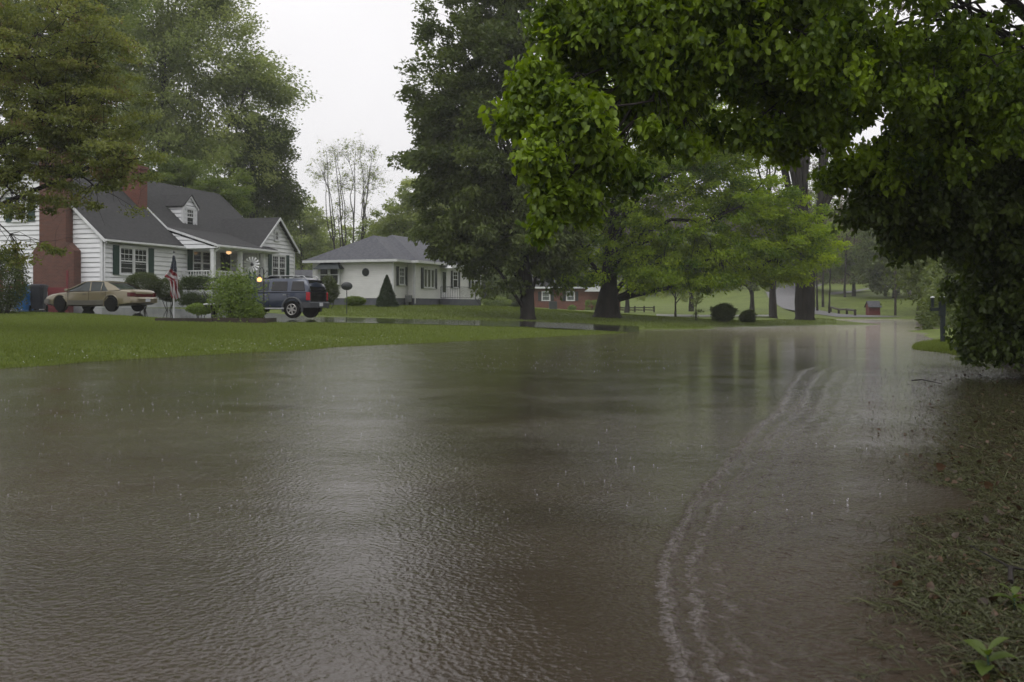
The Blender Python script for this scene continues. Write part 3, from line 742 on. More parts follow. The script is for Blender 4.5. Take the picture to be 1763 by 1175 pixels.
# porch side triangle, left
def ptri(z):
    b = (z - 3.15) / .3016 - 2.0            # v where porch roof plane has this height
    a = (z - 3.3) / SL if z > 3.3 else -9
    return (min(b, .95), max(a, -2.0)) if False else (b, .93)
PS = WF((5.93, 0, 0), (0, -1, 0), (-1, 0, 0))
siding(w_, PS, 3.02, 4.0, lambda z: (-(.93 if z < 3.3 else .93), max(-.92, -((z - 3.08) / .3016 - 2.1))), course=.225)
w_.build('wall', M['siding'], H1)
f_ = MB()
f_.b2((.03, .03, -.8), (15.47, 7.97, .72)); f_.b2((10.78, -1.67, -.8), (14.72, .5, .719)); f_.build('foundation', M['found_white'], H1)
# roofs
r_ = MB(); oh = .28
slab(r_, [(-.15, -oh, 3.3 - oh * SL + .10), (5.95, -oh, 3.3 - oh * SL + .10), (5.95, 4, 6.95), (-.15, 4, 6.95)], .09)
slab(r_, [(-.15, 8 + oh, 3.3 - oh * SL + .10), (5.95, 8 + oh, 3.3 - oh * SL + .10), (5.95, 4, 6.95), (-.15, 4, 6.95)], .09)
slab(r_, [(5.9, .75, 4.07 + .10), (15.65, .75, 4.17), (15.65, 4, 7.06), (5.9, 4, 7.06)], .09)
slab(r_, [(5.9, 8 + oh, 3.15), (15.65, 8 + oh, 3.15), (15.65, 4, 7.06), (5.9, 4, 7.06)], .09)
slab(r_, [(5.9, -2.25, 3.24), (12.0, -2.25, 3.24), (12.0, .78, 4.195), (5.9, .78, 4.195)], .08)
slab(r_, [(12.0, -oh, 3.15), (15.65, -oh, 3.15), (15.65, .78, 4.196), (12.0, .78, 4.196)], .08)
gz0 = 3.45 - .25 * .82 + .1; gt = 3.45 + 2 * .82 + .1
slab(r_, [(10.5, -1.95, gz0), (10.5, 2.6, gz0), (12.75, 2.6, gt), (12.75, -1.95, gt)], .08)
slab(r_, [(15.0, -1.95, gz0), (15.0, 2.6, gz0), (12.75, 2.6, gt), (12.75, -1.95, gt)], .08)
roof1 = r_.build('roof', M['shingle'], H1)
t_ = MB()                                                                             # fascia, rake boards, corner boards
t_.b2((-.17, -oh - .03, 3.0), (5.9, -oh + .02, 3.13)); t_.b2((-.17, -oh - .12, 3.03), (5.9, -oh - .035, 3.12))
t_.b2((5.88, -2.30, 3.02), (12.02, -2.245, 3.20)); t_.b2((5.88, -2.40, 3.08), (12.05, -2.305, 3.17))
def board(mb, a, b, wd, th, side):
    a, b = Vector(a), Vector(b); s = Vector(side) * th; dn = Vector((0, 0, -wd))
    mb.add([a, b, b + dn, a + dn, a + s, b + s, b + dn + s, a + dn + s], [(0, 1, 2, 3), (7, 6, 5, 4), (0, 4, 5, 1), (1, 5, 6, 2), (2, 6, 7, 3), (3, 7, 4, 0)])
board(t_, (-.152, -oh, 3.12), (-.152, 4, 6.91), .16, .04, (-1, 0, 0)); board(t_, (-.152, 8 + oh, 3.12), (-.152, 4, 6.91), .16, .04, (-1, 0, 0))
board(t_, (5.898, .72, 4.13), (5.898, 4, 7.03), .17, .05, (-1, 0, 0)); board(t_, (5.898, -2.25, 3.22), (5.898, .8, 4.17), .12, .045, (-1, 0, 0))
board(t_, (10.5, -1.952, gz0 - .02), (12.75, -1.952, gt - .02), .15, .04, (0, -1, 0)); board(t_, (15.0, -1.952, gz0 - .02), (12.75, -1.952, gt - .02), .15, .045, (0, -1, 0))
for (u, v) in ((0, 0), (10.75, -1.7), (14.75, -1.7)):
    t_.b2((u - .035, v - .035, .72), (u + .11, v + .11, 3.3))
t_.b2((14.9, -2.0, 3.2), (15.03, -1.9, 3.34))
t_.build('trim', M['trim'], H1)
# porch floor, ceiling, skirt
p_ = MB(); p_.b2((5.95, -2.0, .98), (10.72, -.03, 1.06)); p_.b2((5.95, -2.1, 3.0), (11.95, -.03, 3.03)); p_.b2((5.95, -2.12, 3.03), (11.95, -2.02, 3.16)); p_.build('porch_floor', M['trim'], H1)
p_ = MB(); p_.b2((5.93, -2.02, .88), (10.72, -1.96, .975)); p_.build('porch_skirt', M['shutter'], H1)
p_ = MB(); p_.b2((6.0, -1.9, -.8), (10.7, .02, .87)); p_.build('porch_base', M['found_white'], H1)
for u in (6.08, 8.6, 10.95):
    q = MB(); q.b2((u - .1, -2.0, 1.06 if u < 10.7 else .72), (u + .1, -1.8, 3.0)); q.b2((u - .13, -2.03, 2.88), (u + .13, -1.77, 2.97)); q.b2((u - .13, -2.03, 1.062), (u + .13, -1.77, 1.16)); q.build('porch_post', M['trim'], H1)
def rail(a, b, n, nm='porch_railing', m='trim', par=H1, z0=1.12, z1=1.85):
    q = MB(); a, b = Vector(a), Vector(b); d = (b - a); ang = math.atan2(d.y, d.x); c = (a + b) / 2
    q.box((c.x, c.y, z1), (d.length, .07, .06), ang); q.box((c.x, c.y, z0 + .03), (d.length, .05, .06), ang)
    for i in range(n):
        p = a + d * ((i + .5) / n); q.box((p.x, p.y, (z0 + z1) / 2 + .015), (.035, .035, z1 - z0 - .09), ang)
    return q.build(nm, M[m], par)
rail((6.0, -.05, 0), (6.0, -1.8, 0), 11); rail((6.19, -1.9, 0), (8.49, -1.9, 0), 17); rail((8.71, -1.9, 0), (10.4, -1.9, 0), 12)
# windows and doors
window(H1, FW, 1.22, 1.55, 1.96, 1.28, 2, (3, 2)); shutter(H1, FW, .70, 1.5, .42, 1.4); shutter(H1, FW, 3.30, 1.5, .42, 1.4)
window(H1, FW, 7.06, 1.72, 1.55, 1.25, 2, None); shutter(H1, FW, 6.55, 1.7, .42, 1.35); shutter(H1, FW, 8.75, 1.7, .42, 1.35)
window(H1, GW, 1.50, 1.5, 1.44, 1.45, 2, (3, 2)); shutter(H1, GW, 1.05, 1.45, .34, 1.6); shutter(H1, GW, 3.05, 1.45, .34, 1.6)
window(H1, GW, 1.80, 3.86, .36, .50, 1, (2, 2), sash=False)
window(H1, LW, 3.0, 4.1, .7, 1.1, 1, (2, 2)); shutter(H1, LW, 2.5, 4.05, .38, 1.2); shutter(H1, LW, 3.82, 4.05, .38, 1.2)
window(H1, LW, 1.2, 1.5, .9, 1.3, 1, (2, 2))
d_ = MB(); wbox(d_, FW, 9.62, 10.52, 0, .05, 1.07, 3.08)
dd = d_.build('door', M['door_dark'], H1)
d_ = MB(); wbox(d_, FW, 9.85, 10.3, .051, .058, 1.7, 2.9); d_.build('pane', M['glass'], dd)
d_ = MB(); d_.lathe([(0, 0), (.03, .01), (.03, .05), (0, .06)], (9.74, -.06 - .05, 1.95), 8, 'Y'); d_.build('handle', M['grey_metal'], dd)
d_ = MB(); d_.lathe([(.02, .07), (.12, .05), (.15, 0), (.11, -.06), (.02, -.10)], (8.75, -1.1, 2.94), 14); d_.build('ceiling_lamp', M['lamp_soft'], H1, smooth=True)
# dormer
dz0, dz1, dz2 = 4.2, 5.5, 6.0
DF = WF((7.89, 1.2, 0), (1, 0, 0), (0, -1, 0)); DL = WF((7.89, 2.75, 0), (0, -1, 0), (-1, 0, 0))
q = MB(); siding(q, DF, dz0, dz2, lambda z: (0, 1.22) if z <= dz1 else ((z - dz1) * 1.22, 1.22 - (z - dz1) * 1.22))
siding(q, DL, dz0, dz1, lambda z: (min(1.5, max(0, 2.75 - (z + .02 - 3.4) / SL)), 1.55)); siding(q, WF((9.11, 1.2, 0), (0, 1, 0), (1, 0, 0)), dz0, dz1, lambda z: (0, max(.03, (z + .02 - 3.4) / SL - 1.2)))
dm = q.build('dormer', M['siding'], H1)
q = MB()
for a in (7.86, 9.02): q.b2((a, 1.155, dz0), (a + .12, 1.3, dz1))
q.b2((7.86, 1.13, dz0 - .02), (9.14, 1.19, dz0 + .1))
board(q, (7.8, 1.145, dz1 - .04), (8.5, 1.145, dz2 + .12), .14, .05, (0, -1, 0)); board(q, (9.2, 1.145, dz1 - .04), (8.5, 1.145, dz2 + .12), .14, .055, (0, -1, 0))
q.build('trim', M['trim'], dm)
q = MB(); slab(q, [(7.74, 1.06, dz1 - .02), (7.74, 3.6, dz1 - .02), (8.5, 3.6, dz2 + .18), (8.5, 1.06, dz2 + .18)], .06); slab(q, [(9.26, 1.06, dz1 - .02), (9.26, 3.6, dz1 - .02), (8.5, 3.6, dz2 + .18), (8.5, 1.06, dz2 + .18)], .06)
q.build('roof', M['shingle'], dm)
wi = window(H1, DF, .31, 4.48, .6, .86, 1, (3, 2)); wi.parent = dm
# chimneys
q = MB(); LC = LW
def vb(v0, v1, u0, u1, z0, z1): q.b2((u0, v0, z0), (u1, v1, z1))
vb(1.17, 3.48, -.5, -.03, .70, 2.6)
q.prism([(1.17, 2.602), (3.48, 2.602), (3.12, 3.0), (1.62, 3.0)], .47, (-.03, 0, 0), (0, 1, 0), (0, 0, 1)) if False else None
q.loft([[Vector((-.5, 1.17, 2.602)), Vector((-.03, 1.17, 2.602)), Vector((-.03, 3.48, 2.602)), Vector((-.5, 3.48, 2.602))], [Vector((-.5, 1.62, 3.0)), Vector((-.03, 1.62, 3.0)), Vector((-.03, 3.12, 3.0)), Vector((-.5, 3.12, 3.0))]])
vb(1.62, 3.12, -.5, -.03, 3.002, 7.5); vb(1.55, 3.19, -.57, .04, 7.3, 7.45)
q.build('chimney', M['brick'], H1)
q = MB(); vb(1.95, 3.0, 5.25, 5.86, 4.2, 7.35); vb(1.9, 3.05, 5.2, 5.91, 7.2, 7.32); c2_ = q.build('chimney', M['brick_red'], H1)
q = MB(); q.loft([[Vector((5.23, 1.93, 4.95)), Vector((5.88, 1.93, 4.95)), Vector((5.88, 3.02, 5.9)), Vector((5.23, 3.02, 5.9))], [Vector((5.23, 1.93, 5.1)), Vector((5.88, 1.93, 5.1)), Vector((5.88, 3.02, 6.05)), Vector((5.23, 3.02, 6.05))]]); q.build('flashing', M['dark_iron'], c2_)
q = MB(); q.tube([(5.98, -2.36, 3.1), (6.02, -2.3, 2.98), (6.05, -2.12, 2.9), (6.05, -2.06, 2.85)], .035, 8); q.build('downspout', M['trim'], H1); q = MB(); q.tube([(0.05, -.36, 3.05), (.05, -.1, 2.9), (.05, -.09, .8)], .035, 8); q.build('downspout', M['trim'], H1)

# ---------------------------------------------------------------- the cream bungalow with the hipped roof
H2 = empty('cream_house', (-7.72, 64.7, EYE), math.atan2(.94, .34))
tag(H2, 'cream single storey house with hipped grey roof and grey foundation', 'house')
w2 = MB()
A2 = WF((0, 0, 0), (1, 0, 0), (0, -1, 0)); B2 = WF((2.16, -.5, 0), (1, 0, 0), (0, -1, 0)); J2 = WF((2.16, 0, 0), (0, -1, 0), (-1, 0, 0))
L2_ = WF((0, 6, 0), (0, -1, 0), (-1, 0, 0)); R2_ = WF((14.2, -.5, 0), (0, 1, 0), (1, 0, 0)); K2_ = WF((14.2, 6, 0), (-1, 0, 0), (0, 1, 0))
for (wf, b) in ((A2, 2.16), (B2, 12.04), (J2, .5), (L2_, 6), (R2_, 6.5), (K2_, 14.2)): siding(w2, wf, .55, 3.0, lambda z, b=b: (0, b), .13, .016)
w2.build('wall', M['siding2'], H2)
q = MB(); q.b2((.03, .03, -.6), (14.17, 5.97, .55)); q.b2((2.19, -.47, -.6), (14.169, .5, .549)); q.build('foundation', M['found_grey'], H2)
q = MB()
def hip(u0, u1, v0, v1, z, rz_, ua, ub):
    vm_ = (v0 + v1) / 2
    slab(q, [(u0, v0, z), (u1, v0, z), (ub, vm_, rz_), (ua, vm_, rz_)], .08); slab(q, [(u0, v1, z), (u1, v1, z), (ub, vm_, rz_), (ua, vm_, rz_)], .08)
    slab(q, [(u0, v0, z), (u0, v1, z), (ua, vm_, rz_)], .08); slab(q, [(u1, v0, z), (u1, v1, z), (ub, vm_, rz_)], .08)
hip(-.45, 8.0, -.45, 6.45, 3.06, 4.90, 3.0, 5.2); hip(1.7, 14.65, -.95, 6.46, 3.065, 5.08, 5.3, 10.9)
q.build('roof', M['shingle2'], H2)
q = MB(); q.b2((-.5, -.5, 2.9), (1.70, -.44, 3.06)); q.b2((1.66, -1.0, 2.9), (14.68, -.94, 3.07)); q.b2((-.5, -.44, 2.9), (-.44, 6.5, 3.06)); q.b2((1.66, -.94, 2.9), (1.72, -.45, 3.06)); q.b2((-.44, -.44, 2.97), (14.6, 6.4, 3.0)); q.b2((1.72, -.94, 2.971), (14.6, -.44, 3.001))
q.b2((-.06, -.06, .55), (.08, .08, 2.96)); q.b2((2.12, -.54, .55), (2.24, -.42, 2.96)); q.tube([(2.05, -.62, 2.95), (2.05, -.6, 2.7), (2.08, -.58, .2)], .04, 6); q.build('trim', M['trim'], H2)
window(H2, A2, .83, 1.45, .72, 1.1, 1, (2, 2), 'curtain_glass'); shutter(H2, A2, .42, 1.38, .3, 1.25, 'shutter_dark'); shutter(H2, A2, 1.66, 1.38, .3, 1.25, 'shutter_dark')
window(H2, B2, 1.45, 1.3, 1.62, 1.27, 3, None, sash=False); shutter(H2, B2, .98, 1.22, .34, 1.42, 'shutter_dark'); shutter(H2, B2, 3.2, 1.22, .34, 1.42, 'shutter_dark')
window(H2, B2, 6.45, 1.4, .8, 1.15, 1, (2, 2)); shutter(H2, B2, 6.05, 1.35, .28, 1.25, 'shutter_dark'); shutter(H2, B2, 7.4, 1.35, .28, 1.25, 'shutter_dark')
window(H2, B2, 9.9, 1.4, 1.4, 1.15, 2, (2, 2)); shutter(H2, B2, 9.45, 1.35, .3, 1.25, 'shutter_dark'); shutter(H2, B2, 11.45, 1.35, .3, 1.25, 'shutter_dark')
q = MB(); wbox(q, B2, 4.35, 5.25, 0, .05, .58, 2.62); dd = q.build('door', M['trim'], H2)
q = MB(); wbox(q, B2, 4.5, 5.1, .051, .06, 1.0, 2.45); q.build('pane', M['glass'], dd)
q = MB(); q.prism([(-.7, 0), (.7, 0), (0, .45)], .9, (6.96, -.52, 2.7), (1, 0, 0), (0, 0, 1)); q.build('door_hood', M['trim'], H2)
q = MB(); q.lathe([(.0, -.01), (.26, 0), (.26, .05), (.2, .07), (.2, .05)], (-.05, 6 - (6 - 2.0), 2.25), 20, 'X'); rw_ = q.build('round_window', M['shutter_dark'], H2)
q = MB(); q.lathe([(.0, 0), (.19, 0), (.19, .01), (0, .012)], (-.085, 2.0, 2.25), 20, 'X'); q.build('pane', M['glass'], rw_)
for v_ in (0,):
    BB = WF((-.0, 5.42, 0), (0, -1, 0), (-1, 0, 0))
    window(H2, BB, .1, 1.5, 1.4, 1.2, 2, None, d=.22, name='bay_window')
q = MB(); q.loft([[Vector((-.02, 5.5, 3.0)), Vector((-.02, 3.75, 3.0)), Vector((-.04, 3.75, 2.98)), Vector((-.04, 5.5, 2.98))], [Vector((-.02, 5.72, 2.68)), Vector((-.02, 3.55, 2.68)), Vector((-.75, 3.55, 2.66)), Vector((-.75, 5.72, 2.66))]]) if False else None
q.loft([[Vector((-.03, 5.2, 2.92)), Vector((-.03, 3.95, 2.92)), Vector((-.30, 3.95, 2.90)), Vector((-.30, 5.2, 2.90))], [Vector((-.03, 5.62, 2.48)), Vector((-.03, 3.58, 2.48)), Vector((-.72, 3.58, 2.46)), Vector((-.72, 5.62, 2.46))]]); q.build('awning', M['shutter_dark'], H2)
st = MB(); st.b2((6.2, -2.1, -.6), (9.2, -.5, .52)); 
for k in range(3): st.b2((9.2 + .3 * k, -2.05, -.6), (9.5 + .3 * k, -.7, .52 - .17 * (k + 1)))
st.build('front_steps', M['found_grey'], H2)
st = MB()
def irail(a, b, n):
    a, b = Vector(a), Vector(b)
    st.tube([a + Vector((0, 0, .85)), b + Vector((0, 0, .85))], .022, 6); st.tube([a + Vector((0, 0, .1)), b + Vector((0, 0, .1))], .015, 6)
    for i in range(n + 1):
        p = a + (b - a) * (i / n); st.tube([p, p + Vector((0, 0, .85))], .02 if i in (0, n) else .010, 5)
irail((6.25, -.6, .53), (6.25, -2.05, .53), 8); irail((6.25, -2.05, .53), (9.15, -2.05, .53), 16); irail((9.2, -2.05, .5), (10.2, -2.05, -.05), 6)
st.build('railing', M['dark_iron'], H2)
q = MB(); q.b2((1.7, -.40, .3), (2.0, -.03, .75)); q.b2((1.75, -.2, -.1), (1.95, -.03, .3)); q.build('meter_box', M['grey_metal'], H2)

# ---------------------------------------------------------------- garage behind, brick ranch far back
q = MB(); GB = empty('grey_garage', (X(520, 95), 95, EYE)); tag(GB, 'low garage with grey roof glimpsed between the two white houses', 'garage')
q.b2((-2.6, 0, -1), (2.6, 6, 2.2)); q.build('wall', M['siding2'], GB)
q = MB(); slab(q, [(-2.9, -.4, 2.1), (2.9, -.4, 2.1), (2.9, 3, 3.6), (-2.9, 3, 3.6)], .1); slab(q, [(-2.9, 6.4, 2.1), (2.9, 6.4, 2.1), (2.9, 3, 3.6), (-2.9, 3, 3.6)], .1); q.build('roof', M['shingle2'], GB)
H3 = empty('brick_house', (X(904, 118), 118, EYE), R(-4)); tag(H3, 'low red brick house glimpsed between the two big tree trunks', 'house')
q = MB(); q.b2((0, 0, -1.2), (9.2, 8, 2.35)); q.b2((9.2, 1.5, -1.2), (11.3, 8, 2.35)); q.build('wall', M['brick_red'], H3)
q = MB(); slab(q, [(-.5, -.5, 2.3), (11.7, -.5, 2.3), (11.7, 4, 4.2), (-.5, 4, 4.2)], .1); slab(q, [(-.5, 8.5, 2.3), (11.7, 8.5, 2.3), (11.7, 4, 4.2), (-.5, 4, 4.2)], .1); q.build('roof', M['shingle'], H3)
q = MB(); q.b2((-.5, -.55, 2.12), (11.7, -.5, 2.32)); q.prism([(7.0, 1.75), (10.2, 1.75), (8.6, 2.9)], .2, (0, -.75, 0), (1, 0, 0), (0, 0, 1)); q.b2((9.35, -.5, -.8), (9.5, -.35, 2.1)); q.build('trim', M['trim'], H3)
BF = WF((0, 0, 0), (1, 0, 0), (0, -1, 0))
for a, hh in ((2.05, .72), (4.95, .70)):
    window(H3, BF, a, .72, .85, .98, 1, (1, 2), 'curtain_glass'); shutter(H3, BF, a - .5, .66, .36, 1.1, 'shutter_dark'); shutter(H3, BF, a + 1.0, .66, .36, 1.1, 'shutter_dark')
q = MB(); q.b2((9.6, 1.4, -.4), (10.4, 1.5, 1.7)); q.build('door', M['door_dark'], H3)

# red painted deck beside the chimney
D1 = empty('red_deck_railing', P(58, 505, 51.5)); tag(D1, 'dark red painted deck railing with white balusters beside the brick chimney', 'railing')
s_ = 49.5 / F
q = MB(); zb = -(505 - 492) * 0; 
for px in (-30, 0, 30, 53, 69): q.box(((px - 58) * s_, 0, .45), (.13, .13, 1.5))
q.box(((20 - 58) * s_, 0, 1.15), (100 * s_, .12, .07)); q.box(((20 - 58) * s_, 0, .30), (100 * s_, .1, .10)); q.build('frame', M['red_wood'], D1)
q = MB(); px = -26
while px < 68:
    q.box(((px - 58) * s_, .02, .72), (.075, .03, .78)); px += 5.6
q.build('balusters', M['trim'], D1)
D2 = empty('red_steps', P(92, 537, 49.0)); tag(D2, 'dark red wooden steps in front of the brick chimney base', 'steps')
q = MB()
for k in range(5): q.b2((-.55, .22 * k, -.1), (.5, .22 * k + .22, .16 * (k + 1)))
q.build('treads', M['red_wood'], D2)
q = MB(); q.box((.46, .5, 1.1), (.09, .09, 1.9)); q.box((0, .5, 1.15), (1.0, .06, .10)); q.box((0, .5, .95), (1.0, .05, .34)); q.build('handrail', M['red_wood'], D2)

# ---------------------------------------------------------------- bins
def bin_(name, label, px, py, Y, w, h, color, group=None, rz=0):
    r = empty(name, (X(px, Y), Y, gz(X(px, Y), Y)), rz); tag(r, label, 'wheelie bin', group)
    q = MB(); a, b = w / 2 * .8, w / 2
    def rr(x, y, z): return [Vector((x * math.cos(t) * (1 / max(abs(math.cos(t)), abs(math.sin(t)))) ** .8, y * math.sin(t) * (1 / max(abs(math.cos(t)), abs(math.sin(t)))) ** .8, z)) for t in [i * math.pi / 8 + math.pi / 16 for i in range(16)]]
    q.loft([rr(a, a, .05), rr(a * 1.02, a * 1.05, .2), rr(b, b * 1.08, h * .86), rr(b * 1.06, b * 1.14, h * .87), rr(b * 1.06, b * 1.14, h * .91)]); q.build('body', color, r, smooth=True)
    q = MB(); q.loft([rr(b * 1.1, b * 1.2, h * .915), rr(b * 1.1, b * 1.2, h * .95), rr(b * .7, b * .8, h)]); q.tube([(-b * .7, b * 1.25, h * .9), (b * .7, b * 1.25, h * .9)], .02, 6); q.build('lid', color, r, smooth=True)
    for sx in (-1, 1):
        q = MB(); q.lathe([(0, -.03), (.12, -.03), (.12, .03), (0, .03)], (sx * a * .95, a * 1.05, .12), 12, 'X'); q.build('wheel', M['rubber'], r)
    return r
M['bin_blue'] = mat('blue_bin_plastic', (0.02, 0.13, 0.34), 0.4, (0.016, 0.11, 0.30), 3)
M['bin_dark'] = mat('navy_bin_plastic', (0.010, 0.012, 0.022), 0.45)
bin_('wheelie_bin', 'bright blue wheelie bin half hidden by leaves beside the lawn', 37, 534, 46.5, .68, .92, M['bin_blue'])
bin_('wheelie_bin', 'tall navy wheelie bin standing between the blue bins and the gold sedan', 66, 536, 47, .70, 1.22, M['bin_dark'], rz=R(4))
bin_('wheelie_bin', 'blue wheelie bin at the back, mostly hidden behind the navy one', 50, 533, 48.6, .7, 1.18, M['bin_blue'])

# ---------------------------------------------------------------- vehicles (nose towards +x, local)
def paint(name, c, c2): return mat(name, c, 0.28, c2, 1.0, metal=0.25, coat=0.8)
M['gold'] = paint('gold_paint', (0.185, 0.155, 0.092), (0.165, 0.138, 0.084))
M['gold_low'] = mat('grey_gold_cladding', (0.085, 0.08, 0.065), 0.45)
M['navy'] = paint('blue_paint', (0.022, 0.032, 0.062), (0.017, 0.026, 0.052))
M['clad'] = mat('grey_cladding', (0.05, 0.054, 0.062), 0.55)
M['car_glass'] = mat('car_glass', (0.010, 0.014, 0.014), 0.04, (0.035, 0.045, 0.044), 1.5, spec=0.35)
M['tint_glass'] = mat('tinted_glass', (0.006, 0.006, 0.008), 0.06, (0.010, 0.010, 0.012), 1.5, spec=0.5)
M['tail'] = mat('tail_lamp', (0.09, 0.006, 0.009), 0.25, (0.05, 0.005, 0.007), 8)
M['tail_bright'] = mat('red_tail_lamp', (0.45, 0.015, 0.03), 0.2, (0.28, 0.01, 0.02), 8)
M['alloy'] = mat('alloy_rim', (0.42, 0.41, 0.39), 0.35, (0.3, 0.29, 0.28), 4, metal=0.7)
M['plate'] = mat('number_plate', (0.55, 0.56, 0.58), 0.4)
def ring(x, zt, zb, hw, tuck=.06, crown=.03):
    pts = [(0, zb), (hw - .10, zb), (hw - .02, zb + .06), (hw, zb + (zt - zb) * .42), (hw - .005, zb + (zt - zb) * .66), (hw - tuck * .5, zt - .07), (hw - tuck - .05, zt - .012), (hw * .6, zt + crown * .7), (0, zt + crown)]
    L = [Vector((x, -y, z)) for y, z in pts]; Rr = [Vector((x, y, z)) for y, z in pts[1:-1]][::-1]
    return L + Rr
def wheel(parent, x, y, r, wd, rim, arch=True):
    s = 1 if y > 0 else -1
    q = MB(); q.lathe([(r * .62, -wd / 2), (r * .93, -wd / 2), (r, -wd / 2 + .03), (r, wd / 2 - .03), (r * .93, wd / 2), (r * .62, wd / 2)], (x, y, r), 28, 'Y')
    o = q.build('wheel', M['rubber'], parent, smooth=True)
    q = MB(); f = wd / 2 * s
    q.lathe([(0, f - .02 * s), (r * .6, f - .02 * s), (r * .6, f - .03 * s), (0, f - .04 * s)], (x, y, r), 24, 'Y')
    for k in range(6):
        a = k * math.pi / 3 + .3; q.box((x + math.cos(a) * r * .34, y + f - .005 * s, r + math.sin(a) * r * .34), (r * .46, .03, r * .16), ry=-a)
    q.lathe([(0, f + .015 * s), (r * .14, f + .012 * s), (r * .16, f - .02 * s), (0, f - .02 * s)], (x, y, r), 12, 'Y')
    q.tube([(x + math.cos(t) * r * .59, y + f - .004 * s, r + math.sin(t) * r * .59) for t in np.linspace(0, 2 * math.pi, 25)], r * .045, 5, False)
    q.build('rim', rim, o)
    return o
def arch(parent, x, y, r, m, flare=None, zc=None):
    s = 1 if y > 0 else -1; zc = r * .95 if zc is None else zc
    q = MB(); pts = [(math.cos(t) * r * 1.10, math.sin(t) * r * 1.10) for t in np.linspace(-.35, math.pi + .35, 22)]
    q.prism(pts, .012, (x, y + (.0 if s < 0 else -.012) , zc), (1, 0, 0), (0, 0, 1)); q.build('wheel_well', M['rubber'], parent)
    q = MB(); q.tube([(x + math.cos(t) * r * 1.2, y, zc + math.sin(t) * r * 1.2) for t in np.linspace(-.3, math.pi + .3, 22)], flare or .02, 6); q.build('wheel_arch', m, parent, smooth=True)

# gold sedan
s_px, s_Y = 172, 45.8
sx_, sy_ = X(s_px, s_Y), s_Y
S = empty('gold_sedan', (sx_, sy_, gz(sx_, sy_) + .03), R(180 - 19)); tag(S, 'metallic gold four door sedan parked beside the wheelie bins', 'car')
q = MB()
q.loft([ring(*a) for a in [(-2.50, .72, .50, .66), (-2.47, .86, .40, .80), (-2.38, .955, .34, .86), (-2.15, .99, .30, .895), (-1.6, .985, .27, .915), (-1.0, .965, .25, .925), (-.2, .95, .24, .93), (.6, .94, .24, .93), (1.1, .925, .25, .925), (1.6, .87, .27, .915), (2.05, .80, .29, .89), (2.32, .73, .32, .84), (2.44, .66, .36, .76), (2.48, .56, .42, .62)]])
q.build('body', M['gold'], S, smooth=True)
def gh_ring(x, zt, zb, wb, wt):
    n = [(-wb, zb), (-(wb * .45 + wt * .55), (zb + zt) / 2 + .02), (-wt, zt - .02), (-wt * .8, zt + .005), (0, zt + .015), (wt * .8, zt + .005), (wt, zt - .02), (wb * .45 + wt * .55, (zb + zt) / 2 + .02), (wb, zb)]
    return [Vector((x, y, z)) for y, z in n]
q = MB(); q.loft([gh_ring(*a) for a in [(-1.72, .99, .93, .80, .70), (-1.45, 1.12, .93, .84, .68), (-1.1, 1.28, .93, .855, .65), (-.8, 1.355, .93, .86, .635), (-.3, 1.385, .93, .865, .625), (.15, 1.375, .93, .865, .63), (.45, 1.27, .93, .86, .66), (.8, 1.12, .93, .85, .70), (1.15, .955, .93, .83, .76)]])
q.build('windows', M['car_glass'], S, smooth=True)
q = MB(); q.loft([[Vector((x, -w, z - .03)), Vector((x, -w * .97, z)), Vector((x, -w * .6, z + .022)), Vector((x, 0, z + .03)), Vector((x, w * .6, z + .022)), Vector((x, w * .97, z)), Vector((x, w, z - .03)), Vector((x, 0, z - .02))] for x, z, w in [(-.98, 1.33, .655), (-.8, 1.372, .655), (-.3, 1.398, .65), (.12, 1.39, .65), (.24, 1.355, .66)]])
for s in (-1, 1):
    def pil(x0, x1, wd0, wd1):   # painted pillar from roof to belt
        q.add([Vector((x0 - wd0 / 2, s * .66, 1.345)), Vector((x0 + wd0 / 2, s * .66, 1.345)), Vector((x1 + wd1 / 2, s * .878, .935)), Vector((x1 - wd1 / 2, s * .878, .935)), Vector((x0 - wd0 / 2, s * .63, 1.345)), Vector((x0 + wd0 / 2, s * .63, 1.345)), Vector((x1 + wd1 / 2, s * .84, .935)), Vector((x1 - wd1 / 2, s * .84, .935))], [(0, 1, 2, 3), (4, 7, 6, 5), (0, 4, 5, 1), (1, 5, 6, 2), (2, 6, 7, 3), (3, 7, 4, 0)])
    q.tube([(.2, s * .64, 1.36), (.5, s * .69, 1.24), (.85, s * .75, 1.09), (1.2, s * .82, .945)], .028, 6)
    pil(-.10, -.22, .05, .06)
    q.add([Vector((-.82, s * .667, 1.36)), Vector((-.95, s * .76, 1.18)), Vector((-1.22, s * .882, .94)), Vector((-1.85, s * .84, .97)), Vector((-1.45, s * .70, 1.16)), Vector((-1.02, s * .665, 1.33)), Vector((-.82, s * .62, 1.35)), Vector((-1.22, s * .8, .94)), Vector((-1.85, s * .76, .97)), Vector((-1.02, s * .62, 1.32)), ], [(0, 1, 2, 3, 4, 5), (0, 5, 9, 6), (2, 7, 8, 3)])
    q.tube([(-.78, s * .70, 1.30), (-.80, s * .80, 1.1), (-.82, s * .868, .95)], .012, 5)
q.build('roof', M['gold'], S, smooth=True)
for s in (-1, 1):
    q = MB(); q.b2((-1.0, s * .925, .30), (1.0, s * .945, .52)); q.build('side_cladding', M['gold_low'], S, bevel=.01)
q = MB(); q.loft([[Vector((x, -y, z)) for z in (.42, .60)] + [Vector((x + .06, -y, z)) for z in (.60, .42)] for x, y in []]) if False else None
q.loft([[Vector((x - .09, y, .40)), Vector((x - .11, y, .58)), Vector((x - .05, y, .655)), Vector((x + .05, y, .655)), Vector((x + .05, y, .40))] for x, y in [(-2.15, -.935), (-2.36, -.91), (-2.47, -.78), (-2.53, -.4), (-2.55, 0), (-2.53, .4), (-2.47, .78), (-2.36, .91), (-2.15, .935)]])
